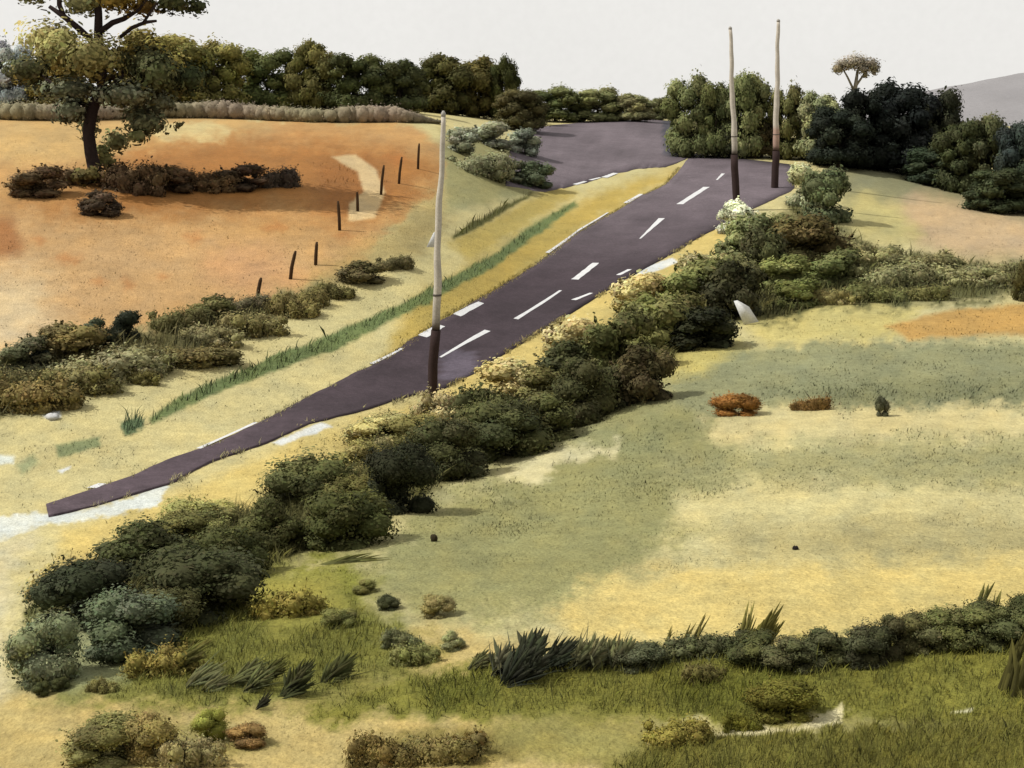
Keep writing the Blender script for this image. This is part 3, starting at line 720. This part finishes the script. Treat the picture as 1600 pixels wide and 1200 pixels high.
# the big tree in the orange field
YO, OL, DO, GG, BR = (150,142,88), (108,102,60), (68,68,42), (100,102,78), (108,86,46)
own_tree(150, 300, 80,
  [(80,62,0,48,32,YO),(62,88,.6,30,28,YO),(112,80,-.5,34,30,(134,128,78)),(35,112,0,20,18,(126,114,66)),(75,112,-.8,34,22,DO),(120,105,.8,38,28,OL),(165,92,-.6,46,34,OL),(200,86,.5,42,34,(104,92,44)),(232,100,0,40,34,DO),(262,118,-.5,32,32,(72,74,44)),(292,122,.2,28,26,(54,60,36)),(250,136,.6,34,20,(90,86,50)),
   (110,140,0,48,20,GG),(160,140,1.2,48,22,OL),(210,148,-.4,46,22,GG),(238,158,.3,32,20,GG),(205,176,.4,22,16,(96,96,66)),(228,192,0,34,20,(92,92,64)),(222,212,-.2,18,12,(110,108,68)),(118,172,-.2,26,22,GG),(104,180,.5,18,14,GG),(128,200,.3,18,22,(104,104,72)),
   (152,222,.9,22,20,(110,108,70)),(140,238,.6,16,14,(108,106,66)),(158,252,.2,18,14,(100,94,54)),(150,272,-.3,24,13,(84,76,42)),(176,268,.1,16,13,(92,84,48)),(280,195,0,8,6,(84,80,50)),
   (130,4,0,34,22,(132,128,84)),(165,-22,.6,46,30,OL),(195,2,-.4,36,20,(110,92,42)),(215,6,.4,24,16,BR),(270,2,0,32,20,(66,68,40)),(292,6,.6,18,14,(58,62,38)),(46,-14,0,34,20,(120,122,90)),(100,-50,0,60,34,OL),(220,-50,.4,70,36,DO),(150,-90,0,70,36,OL)],
  [('trunk', [(152,306,0,26),(150,275,0,22),(142,238,0,20),(138,205,0,19),(144,170,0,20),(158,138,.2,17),(156,95,.3,15),(152,60,.2,15),(154,20,0,12),(150,-50,0,7)]),
   ('limb', [(146,165,0,12),(172,148,-.5,11),(190,128,-1.0,8),(202,118,-1.2,5)]),
   ('limb', [(156,50,0,10),(178,36,-.3,9),(198,30,-.5,8),(222,16,-.6,5),(236,-4,-.6,3)]),
   ('limb', [(190,58,-.2,6),(210,44,-.5,6),(232,36,-.7,6),(250,34,-.8,4)]),
   ('limb', [(228,38,-.7,5),(240,22,-.8,4),(252,6,-.9,3)]),
   ('limb', [(150,70,0,10),(128,46,-.5,10),(108,28,-.8,9),(86,12,-1,6)]),
   ('limb', [(108,28,-.8,7),(100,10,-.8,8),(98,-20,-.8,5)]),
   ('limb', [(158,130,.2,8),(200,110,-.4,6),(240,115,-.6,4)]),
   ('limb', [(144,170,0,8),(110,150,-.4,6),(70,118,-.5,4)])],
  17000, .14, (70,56,52), 'big spreading tree with dark forked trunk standing in the orange field', 'field_tree', .62, deep=4.2)
# grey-brown hedge along the top of the orange field: one clipped length
mb = MB(); r = np.random.default_rng(8); lob = []
for x in np.arange(-260, 686, 4):
    py = 186 + 2 * math.sin(x / 60) + (0 if x < 400 else (x - 400) * .03)
    p = hit(x, py); s = p[1] / F
    tp = float(np.clip((690 - x) / 70, .25, 1)) * (1 + .10 * math.sin(x / 43) + .05 * math.sin(x / 17)); tn = .5 + .5 * math.sin(x / 37 + 1)
    lob.append((p + (0, r.normal() * .25, 11 * s * tp), (14 * s, .7, 14 * s * tp * r.uniform(.88, 1.1)), np.array(leafcol((120 - 6 * tn, 108, 90 - 8 * tn))[:3]) * r.uniform(.88, 1.12)))
core(mb, lob, .85); leaves(mb, lob, 19000, .075, r, spread=.4)
tag(link('field_hedge', mb.mesh('field_hedge'), M_leaf), 'long low grey-brown hedge along the top of the orange field', 'hedge')
G = 'undergrowth below the skyline trees'
for i, (x, c, lab) in enumerate([(320,(112,106,58),'yellow-olive bush under the left skyline trees'), (385,(90,96,52),'green bush below the domed skyline tree'), (460,(106,104,56),'olive bush below the knob-topped tree'),
      (540,(112,112,60),'yellow-green bush under the dark skyline trees'), (610,(118,112,60),'yellowish bush in the middle right undergrowth'), (668,(116,104,54),'brownish bush just left of the near pole\'s top')]):
    shrub(x, 168 + i * 1.5, 96, 36, c, lab, G)
# scrub in the right-hand field
G = 'low scrub across the right-hand field'
for x, y, w, h, c, lab in [
 (1235,450,100,56,(106,110,66),'scrubby olive bush right of the hedge\'s dark middle'),
 (1310,445,120,60,(102,106,64),'scrubby olive bush in the middle of the dark field band'),
 (1400,448,130,46,(122,120,82),'low grey-olive bush right of middle in the dark field band'),
 (1500,446,140,36,(126,124,86),'long low bush at the right of the dark field band'),
 (1300,475,70,26,(122,114,72),'small tan bush below the dark field band'),
 (1250,478,90,46,(92,96,54),'olive bush right of the white board, low in the band'),
 (1265,420,110,44,(122,116,76),'pale olive bush at the top left of the dark field band'),
 (1350,412,120,36,(126,122,82),'greyish bush along the top of the dark field band'),
 (1445,420,120,30,(118,114,76),'low greyish bush below the pink slope'),
 (1360,470,110,34,(92,92,54),'dark olive bush at the bottom of the dark field band'),
 (1560,432,100,28,(124,120,84),'low bush at the right end of the band, under the pink slope'),
 (1440,468,90,26,(108,106,64),'small olive bush near the orange patch'),
 (1598,470,40,70,(84,80,50),'dark bush cut off by the right edge'),
]: shrub(x, y, w, h, c, lab, G, depth=.6)
G = 'rust-coloured bracken'
shrub(1152,648,78,40,(128,90,44),'rust clump of bracken at the edge of the green strip', G, True, 'bracken', cat='bracken', depth=.6)
shrub(1268,640,60,24,(118,94,54),'duller brown clump of bracken right of the bright one', G, True, 'bracken', cat='bracken', depth=.6)
shrub(1378,650,22,36,(84,84,62),'small dark twiggy plant hanging at the lower edge of the green strip', None, True, 'small_plant', cat='plant')

# ------------------------------------------------------------------ poles
def pole(px, py, top, wpx, dark_px, lean, label, band=None, pink=0):
    p = hit(px, py); s = p[1] / F; Ht = (py - top) * s; e = empty('utility_pole', p)
    r0 = wpx * s / 2; zb = dark_px * s
    n = 26; mb = MB()
    def at(z): return (lean * s * (z / Ht) + .035 * math.sin(z * 1.1 + px) + .015 * math.sin(z * 3.1), .02 * math.sin(z * .9), z)
    zs = np.linspace(zb, Ht, n); tube(mb, [at(z) for z in zs], [r0 * (1.05 - .56 * z / Ht) * (1 + .05 * math.sin(z * 2.3 + px)) for z in zs], 12, np.repeat([alb((62,48,46), 1.3) + (1 - np.exp(-max(0, z - zb - .1) / .35)) * (-alb((62,48,46), 1.3) + (alb((218,208,192), 1.45) if not pink or z > pink * s else alb((206,172,154), 1.5))) for z in zs], 12, 0))
    link('shaft', mb.mesh('shaft', True), M_wood, e)
    mb = MB(); zs = np.linspace(-.5, zb, 6); tube(mb, [at(max(z, 0)) if z >= 0 else (0, 0, z) for z in zs], [r0 * 1.04] * 6, 12, alb((62,48,46), 1.3))
    link('tarred_base', mb.mesh('tarred_base', True), M_wood, e)
    mb = MB(); a = np.array(at(Ht)); tube(mb, [a, a + (0, 0, .12), a + (0, 0, .22)], [r0 * .52, r0 * .52, r0 * .2], 12, alb((214,208,198)))
    link('cap', mb.mesh('cap', True), M_wood, e)
    for bz in (zb + 1.3,):
        mb = MB(); a = np.array(at(bz)); rr = r0 * (1.08 - .45 * bz / Ht) + .006; tube(mb, [a, a + (0, 0, .07)], [rr, rr], 12, alb((120,112,104)))
        link('band', mb.mesh('band', True), M_wood, e)
    if band:
        z = (py - band) * s; a = np.array(at(z)); mb = MB()
        w, h = 13 * s, 20 * s
        V = [(-w - .02, -.03, -h * .6), (-.0, -.03, -h * .6), (0, -.03, h * .6), (-w * .25, -.03, h * .5), (-w - .02, .03, -h * .6), (0, .03, -h * .6), (0, .03, h * .6), (-w * .25, .03, h * .5)]
        mb.add(np.array(V) + a - (r0 * .5, 0, 0), [0,1,2,3, 7,6,5,4, 0,4,5,1, 1,5,6,2, 2,6,7,3, 3,7,4,0], [4] * 6, alb((240,240,238), 1.3))
        link('plate', mb.mesh('plate'), M_paint, e)
    return tag(e, label, 'utility pole', 'pale poles along the near verge of the road')
pole(676, 628, 182, 14.5, 112, 16, 'nearest pale wooden pole, dark at its foot, with a white plate, by the road', 374)
pole(1151, 330, 46, 11, 88, -10, 'middle pale pole, left of the pair on the crest')
pole(1211, 294, 34, 11, 58, 5, 'farthest pole, right of the pair on the crest, pinkish above its dark foot', pink=92)

# fence posts up the edge of the orange field
G = 'leaning fence posts along the edge of the orange field'
for x, y, h, lean, lab in [(402,466,32,6,'lowest fence post, nearest the shrubs under the orange field'),(453,436,44,9,'stout leaning fence post, second from the bottom'),(493,414,36,2,'fence post third from the bottom, beside the stout one'),
      (531,360,46,-3,'slim post at the left of the pale curved bare patch'),(559,330,30,-1,'short post inside the pale curved bare patch'),(595,304,46,5,'post just right of the pale curved bare patch'),(623,287,42,5,'second post from the top of the line'),(653,264,40,2,'topmost fence post, nearest the near pole')]:
    p = hit(x, y); s = p[1] / F; mb = MB(); r0 = .09
    tube(mb, [(0, 0, -.3), (lean * s * .3, 0, h * s * .4), (lean * s * .8, 0, h * s * .85), (lean * s, 0, h * s)], [r0, r0 * 1.05, r0 * .95, r0 * .6], 9, alb((96,72,48)))
    o = link('fence_post', mb.mesh('fence_post', True), M_wood); o.location = p; tag(o, lab, 'fence post', G)

# the white marker board on the field side of the hedge
p = hit(1168, 507); s = p[1] / F; e = empty('marker_board', p, .15)
mb = MB(); V = []
for yy in (-.025, .025): V += [(-.30, yy, .08), (.52, yy, .16), (-.36, yy, 1.14), (-.56, yy, 1.14)]
V = np.array(V) * 1.0
V = np.array([(-6*s, -.03, 0), (18*s, -.03, 4*s), (2*s, -.03, 28*s), (-16*s, -.03, 38*s), (-22*s, -.03, 37*s),
              (-6*s, .03, 0), (18*s, .03, 4*s), (2*s, .03, 28*s), (-16*s, .03, 38*s), (-22*s, .03, 37*s)])
f = [0,1,2,3,4, 9,8,7,6,5]; n_ = [5, 5]
for i in range(5):
    j = (i + 1) % 5; f += [i, i + 5, j + 5, j]; n_.append(4)
mb.add(V, f, n_, alb((246,246,244), 1.25)); link('board', mb.mesh('board'), M_paint, e)
mb = MB(); tube(mb, [(0, .07, -.4), (-8*s, .07, 30*s)], [.04, .035], 8, alb((150,140,126))); link('stake', mb.mesh('stake', True), M_wood, e)
tag(e, 'white pointed marker board leaning at the field side of the hedge', 'marker board')

# stones
def stone(px, py, w, h, col, label, seed):
    p = hit(px, py); s = p[1] / F; nu, nv = 14, 9; V = []
    r = np.random.default_rng(seed); a, b, c = r.uniform(0, 6, 3)
    for i in range(nv):
        ph = math.pi * (i + .5) / nv
        for j in range(nu):
            th = 2 * math.pi * j / nu; k = 1 + .18 * math.sin(2 * th + a) * math.sin(ph * 2 + b) + .1 * math.sin(5 * th + c)
            V.append((w * s / 2 * k * math.sin(ph) * math.cos(th), w * s / 2 * .8 * k * math.sin(ph) * math.sin(th), h * s * (.4 + .6 * math.cos(ph) * k)))
    f, n = [], []
    for i in range(nv - 1):
        for j in range(nu): j2 = (j + 1) % nu; f += [i * nu + j, (i + 1) * nu + j, (i + 1) * nu + j2, i * nu + j2]; n.append(4)
    f += list(range(nu)); n.append(nu); f += list(range((nv - 1) * nu, nv * nu))[::-1]; n.append(nu)
    mb = MB(); mb.add(V, f, n, alb(col)); o = link('stone', mb.mesh('stone', True), M_stone); o.location = p
    tag(o, label, 'stone')
stone(678, 846, 11, 11, (74,66,44), 'small dark stone alone in the field below the hedge', 1)
stone(1243, 859, 11, 6, (46,40,36), 'small black stone in the straw field at right', 2)
stone(82, 655, 22, 9, (242,242,240), 'white stone on the verge at the far left', 3)

# ------------------------------------------------------------------ bladed plants in the foreground
def blade(mb, base, tip, w, col, bend=0.0, n=8, round_=True, th=.0):
    base, tip = np.array(base, float), np.array(tip, float); d = tip - base; L = np.linalg.norm(d)
    side = np.cross(d / L, (0, 1, 0)); side /= np.linalg.norm(side) + 1e-9
    V = []
    for i in range(n + 1):
        t = i / n; ww = w * (math.sin(math.pi * min(1, .12 + .88 * t) ** 1.25) if round_ else (1 - t) ** .6 * (0.7 + .3 * min(1, t * 4)))
        ww = max(ww, w * .03)
        p_ = base + d * t + np.array((0, -1, .6)) * bend * L * math.sin(math.pi * t) + np.array((0, .12, 0)) * w
        V += [p_ - side * ww / 2, p_ + (0, -.18 * ww, 0), p_ + side * ww / 2]
    f, nn = [], []
    for i in range(n):
        for k in (0, 1): f += [3 * i + k, 3 * i + k + 1, 3 * i + k + 4, 3 * i + k + 3]; nn.append(4)
    mb.add(V, f, nn, col)
def plant(px, py, blades, col, label, group=None, name='leaning_plant', round_=True, k=.62, extra=4, cat='plant'):
    """blades: (base dx, base dy, tip dx, tip dy, width) in the picture's measure at the plant's distance"""
    p = hit(px, py); s = p[1] / F; mb = MB(); r = np.random.default_rng(int(px * 7 + py))
    c0 = np.array(leafcol(col, k)[:3])
    for bx, by, tx, ty, w in blades:
        dy = r.uniform(-.1, .1); b_ = np.array((bx * s, dy, -by * s - .02)); t_ = np.array((tx * s, dy + r.uniform(-.1, .1), -ty * s))
        if round_:          # a leaning spray: narrow at the root, full and round at the head, dressed in small leaves
            ax = t_ - b_; L = np.linalg.norm(ax); sd = np.array((ax[2], 0, -ax[0])) / (L + 1e-9)
            m_ = 64 if w > 18 else 30
            for q in range(m_):
                o1 = r.normal() * .16; o2 = float(np.clip(r.normal() * .46, -.75, .75)); t0 = r.uniform(0, .38); t1 = r.uniform(.62, 1.05) - abs(o2) * .3
                dd = r.normal() * w * s * .3
                blade(mb, b_ + ax * t0 + sd * o1 * w * s * (.4 + t0) + (0, dd * .4, 0), b_ + ax * t1 + sd * o2 * w * s + (0, dd, 0), w * s * r.uniform(.13, .25), c0 * (1.06, 1.0, .8) * r.uniform(.8, 1.35) * (1 + r.normal(size=3) * .04), r.uniform(-.12, .22), round_=True)
            for q in range(5):
                o2 = r.normal() * .7
                blade(mb, b_, b_ + ax * r.uniform(.5, 1.12) + sd * o2 * w * s + (0, r.normal() * w * s * .5, 0), w * s * .09, c0 * r.uniform(.9, 1.4), r.uniform(-.05, .15), round_=False)
        else:
            for q in range(extra * 3 + 3):
                o1, o2 = r.normal(size=2) * w * .22; sc = 1 if q == 0 else r.uniform(.6, 1.02)
                blade(mb, b_ + (o1 * s, r.normal() * .04, 0), b_ + (t_ - b_) * sc + ((o1 + o2 * 1.3) * s, r.normal() * .05, 0), w * s * r.uniform(.32, .62), c0 * r.uniform(.8, 1.25), r.uniform(-.05, .08), round_=False)
    o = link(name, mb.mesh(name), M_leaf); o.location = p; o.color = (1, 1, 1, 1)
    return tag(o, label, cat, group)
G = 'broad-leaved dark plants along the ditch'
plant(750, 1044, [(-20,0,30,-26,22),(0,2,-6,-18,16)], (92,94,62), 'small pointed dark plant where the ditch line begins', G)
plant(778, 1058, [(-6,0,22,-58,34),(6,4,42,-52,24)], (70,72,56), 'grey-dark broad-leaved plant left of the tallest dark leaf', G)
plant(812, 1066, [(-30,4,28,-58,32),(-6,0,36,-78,42),(8,-6,30,-50,30)], (48,52,40), 'clump of the darkest broad leaves on the ditch line', G)
plant(862, 1042, [(-24,10,40,-50,32),(-20,4,26,-24,22)], (46,50,38), 'single big dark leaf leaning right across the ditch line', G)
plant(912, 1050, [(-24,0,22,-46,30),(0,0,34,-52,30),(14,-4,26,-30,24)], (84,86,62), 'grey-green broad-leaved plant right of the big leaning leaf', G)
plant(962, 1046, [(-6,0,34,-48,30),(-20,0,10,-40,28)], (78,80,56), 'broad-leaved plant before the low hedge starts', G)
G = 'tufts of upright blades on the ditch line'
plant(1048, 1004, [(-6,0,6,-22,7)], (112,104,52), 'smallest single upright blade at the left of the ditch hedge', G, 'grass_tuft', False, extra=1)
plant(1078, 1004, [(-10,0,6,-28,9),(6,0,30,-44,11)], (104,96,48), 'pair of slanting blades on the arch of the ditch hedge', G, 'grass_tuft', False, extra=1)
plant(1158, 1000, [(2,0,20,-60,15),(4,0,14,-50,8)], (118,112,58), 'single stout upright blade left of the tall tuft', G, 'grass_tuft', False, extra=1)
plant(1188, 1004, [(-6,0,30,-68,20),(2,0,34,-40,17),(16,0,36,-38,11),(-14,0,8,-30,14)], (104,98,44), 'tall tuft of fanned blades in the middle of the ditch hedge', G, 'grass_tuft', False, extra=2)
plant(1520, 964, [(0,0,20,-58,20),(4,0,26,-46,10)], (106,104,52), 'wide upright blade on the ditch hedge at right', G, 'grass_tuft', False, extra=1)
plant(1540, 964, [(2,0,18,-46,12)], (110,106,54), 'narrower blade just right of the wide upright one', G, 'grass_tuft', False, extra=1)
plant(1588, 1084, [(-14,0,16,-96,30),(4,10,30,-90,34),(-4,6,10,-60,20)], (78,74,34), 'dark sheaf of blades at the right edge', G, 'grass_tuft', False, extra=3)
# low dark hedge along the ditch
G = 'low shrubs of the ditch hedge'
for x, y, w, h, c, lab in [
 (1000,1042,80,44,(78,80,56),'first low shrub of the ditch hedge, next to the broad leaves'),
 (1048,1030,96,34,(72,74,48),'flat dark shrub under the small slanting blades'),
 (1112,1020,110,38,(66,68,44),'arched dark shrub left of the tall tuft'),
 (1178,1036,92,50,(60,62,36),'dark shrub at the foot of the tall tuft'),
 (1100,1064,70,34,(86,80,44),'low brownish shrub in front of the arched one'),
 (1235,1042,92,54,(66,66,42),'dark shrub just right of the tall tuft'),
 (1290,1036,96,56,(70,72,46),'shrub with a straight top, third right of the tall tuft'),
 (1350,1034,88,62,(58,58,38),'darkest shrub over the orange sandy gap'),
 (1400,1022,80,66,(72,70,44),'knob-topped shrub right of the sandy gap'),
 (1442,1014,76,62,(80,78,48),'second knob-topped shrub right of the sandy gap'),
 (1495,1008,100,60,(76,76,44),'shrub left of the wide upright blade'),
 (1555,1004,104,68,(70,72,42),'shrub right of the wide upright blade'),
 (1612,996,96,72,(70,72,42),'ditch shrub cut off by the right edge'),
]: shrub(x, y, w, h, c, lab, G, True)
patch_gap = None
# leafy plants on the olive slope
G = 'dark-bladed plants on the olive slope'
plant(300, 1050, [(-40,0,30,-48,24),(-30,0,0,-30,16)], (92,92,50), 'arched dark blade at the left of the olive slope', G)
plant(322, 1074, [(-34,0,30,-32,24),(-8,4,44,-24,22)], (96,100,70), 'grey-green leaning leaves below the arched blade', G)
plant(372, 1076, [(-24,2,50,-34,26),(8,0,62,-40,24)], (92,96,62), 'pair of grey leaning leaves mid slope', G)
plant(420, 1072, [(-20,0,30,-44,20),(-24,6,10,-20,14)], (76,78,40), 'curled dark leaf above the small black one', G)
plant(408, 1106, [(-8,0,18,-24,12)], (40,40,28), 'small black leaf alone on the sandy ground', G, extra=0)
plant(450, 1088, [(-16,6,44,-58,32)], (66,70,42), 'long dark leaf leaning right, largest on the slope', G, extra=2)
plant(512, 1062, [(-12,6,46,-40,28)], (72,76,44), 'broad dark leaf right of the largest one', G, extra=2)
plant(548, 875, [(-60,8,66,-6,16)], (98,100,60), 'long arching blade lying at the foot of the hedge', G, extra=2)
G = 'small shrubs scattered on the slope'
for x, y, w, h, c, lab in [
 (570,926,40,24,(104,102,58),'small olive shrub highest on the slope below the hedge'),
 (606,952,36,24,(66,68,44),'small dark round shrub right of the highest one'),
 (530,978,56,30,(98,98,56),'olive shrub in the middle of the slope'),
 (684,962,54,34,(112,104,66),'brownish shrub at the edge of the green field'),
 (628,1008,60,26,(96,98,66),'grey-green shrub above the sandy triangle'),
 (650,1034,80,34,(104,104,60),'wider olive shrub above the ditch line\'s start'),
 (708,1014,38,30,(132,132,92),'pale grey-green shrub nearest the ditch plants'),
 (360,945,70,30,(104,100,58),'dark tuft between hedge and olive slope'),
 (450,960,120,50,(122,112,54),'yellow-olive mound on the olive slope'),
 (250,1050,110,46,(108,98,50),'brown-olive mound at the left of the slope'),
 (160,1078,50,22,(104,98,56),'small olive mound on the pale ground, left of the slope'),
]: shrub(x, y, w, h, c, lab, G, True)
G = 'low cushion shrubs on the sandy foreground'
for x, y, w, h, c, lab in [
 (168,1186,130,68,(116,112,68),'wide olive-tan cushion shrub at the lower left'),
 (236,1184,96,76,(104,92,54),'brown cushion shrub in the lower left, middle of three'),
 (300,1192,110,50,(130,120,80),'pale tan low cushion in front of the green one'),
 (328,1154,54,50,(112,112,52),'green cushion shrub rising right of the brown one'),
 (385,1162,66,34,(108,88,54),'flat reddish-brown cushion right of the green one'),
 (600,1196,110,52,(100,88,50),'dark brown cushion at the bottom middle'),
 (690,1186,130,46,(114,104,62),'long tan cushion right of the dark brown one'),
 (734,1166,54,26,(96,80,38),'small dark cushion behind the long tan one'),
 (1160,1140,60,26,(98,96,36),'dark green cushion over the sandy gap at lower right'),
 (1225,1118,110,66,(92,88,36),'rounded dark olive shrub in the lower right grass'),
 (1060,1160,110,40,(128,118,56),'olive-brown cushion left of the sandy gap'),
]: shrub(x, y, w, h, c, lab, G, True, depth=.7)

# ------------------------------------------------------------------ grass: one sward, blade colour from the ground it grows on
def sward(n, y0, y1, hgt, wid, seed, along=None):
    r = np.random.default_rng(seed)
    if along is None:
        Y = np.exp(r.uniform(math.log(y0), math.log(y1), n)); u_ = r.uniform(-.6, .6, n); X = u_ * Y; Z = hz(X, Y)
    else:           # tufts that hang over the ragged edge of the tarmac
        w_ = np.array([hit(*p) for p in along]); sg = np.concatenate([[0], np.cumsum(np.hypot(*np.diff(w_[:, :2], axis=0).T))])
        t_ = r.uniform(0, sg[-1], n); t_ = np.round(t_ / .8) * .8 + r.normal(size=n) * .22
        X = np.interp(t_, sg, w_[:, 0]) + r.normal(size=n) * .10 - .02; Y = np.interp(t_, sg, w_[:, 1]) + r.normal(size=n) * .10; Z = hz(X, Y); u_ = X / Y
    px, py = 800 + F * u_, HY - F * Z / Y
    c = ground_colour(px, py)
    lum = c @ np.array((.3, .6, .1)); green = np.clip((c[:, 1] - c[:, 2] * 1.4) / (c[:, 1] + 1e-6), 0, 1)
    keep = (lum < .62) & ((c[:, 0] < c[:, 1] * 1.75) | (r.uniform(size=n) < .25))
    # clear of the roads
    rd = [np.array([(60,800),(200,740),(480,615),(660,515),(900,362),(1062,260),(1090,235),(1060,185),(840,192),(780,220),(800,300),(880,300),(1000,270),(1245,250),(1240,300),(1100,372),(850,522),(700,612),(480,670),(268,762),(84,815)], float)]
    for pts in rd:
        ins = np.zeros(n, bool)
        for i in range(len(pts)):
            (x0, y0_), (x1, y1_) = pts[i], pts[(i + 1) % len(pts)]
            if y0_ != y1_: ins ^= ((y0_ > py) != (y1_ > py)) & (px < (x1 - x0) * (py - y0_) / (y1_ - y0_) + x0)
        med = np.zeros(n, bool)
        if along is None: keep &= ~ins
    dens = np.clip(.34 + .6 * fbm(X / 1.5, Y / 1.5, 61) + (lum < .3) * .6, .08, 1)
    keep &= r.uniform(size=n) < (dens if along is None else .8)
    X, Y, Z, c, lum = X[keep], Y[keep], Z[keep], c[keep], lum[keep]; m = len(X)
    h = hgt * r.lognormal(0, .35, m) * (.32 + 1.3 * np.clip((.28 - lum) / .12, 0, 1)) * (1 + .5 * (lum < .24)) * np.clip(Y / 20, .8, 1.8); w = wid * r.uniform(.6, 1.4, m) * np.clip(Y / 18, .8, 3)
    a = r.uniform(0, 6.28, m); lean = r.normal(size=(m, 2)) * .45 + (.22, 0)
    b0 = np.stack([X, Y, Z - .02], 1); sd = np.stack([np.cos(a), np.sin(a) * .5, 0 * a], 1) * (w / 2)[:, None]
    mid = b0 + np.stack([lean[:, 0] * h * .35, lean[:, 1] * h * .35, h * .6], 1); tip = b0 + np.stack([lean[:, 0] * h, lean[:, 1] * h, h], 1)
    V = np.stack([b0 - sd, b0 + sd, mid + sd * .7, tip, mid - sd * .7], 1).reshape(-1, 3)
    col = c / K * ((1.12 + .2 * (lum < .3)) + r.normal(size=m) * .11)[:, None] * np.stack([1 + r.normal(size=m) * .04, np.ones(m), 1 + r.normal(size=m) * .06], 1)
    return V, np.clip(np.repeat(col, 5, 0), .01, .75), m
EL = [(72,790),(120,774),(200,748),(270,716),(340,694),(420,654),(480,622),(600,562),(660,520),(760,462),(830,418),(900,366),(985,316),(1040,288),(1062,262)]
ER = [(150,792),(220,770),(268,756),(330,722),(420,692),(480,664),(570,642),(640,620),(700,606),(760,572),(850,516),(960,448),(1100,368)]
parts = [sward(9000, 0, 0, .17, .013, 3, EL), sward(9000, 0, 0, .20, .013, 4, ER), sward(310000, 12.5, 32, .075, .011, 1), sward(190000, 26, 100, .10, .015, 2)]
V = np.vstack([p[0] for p in parts]); cc = np.vstack([p[1] for p in parts]); m = sum(p[2] for p in parts)
g = link('grass', mesh_np('grass', V, np.arange(m * 5), np.full(m, 5), cc, nrm=np.tile((0, 0, 1.0), (len(V), 1))), M_grass); g.color = (1, 1, 1, 1)
tag(g, 'short dry grass and stubble over the fields and verges', 'grass', kind='stuff')
print('OBJECTS', len(bpy.data.objects))
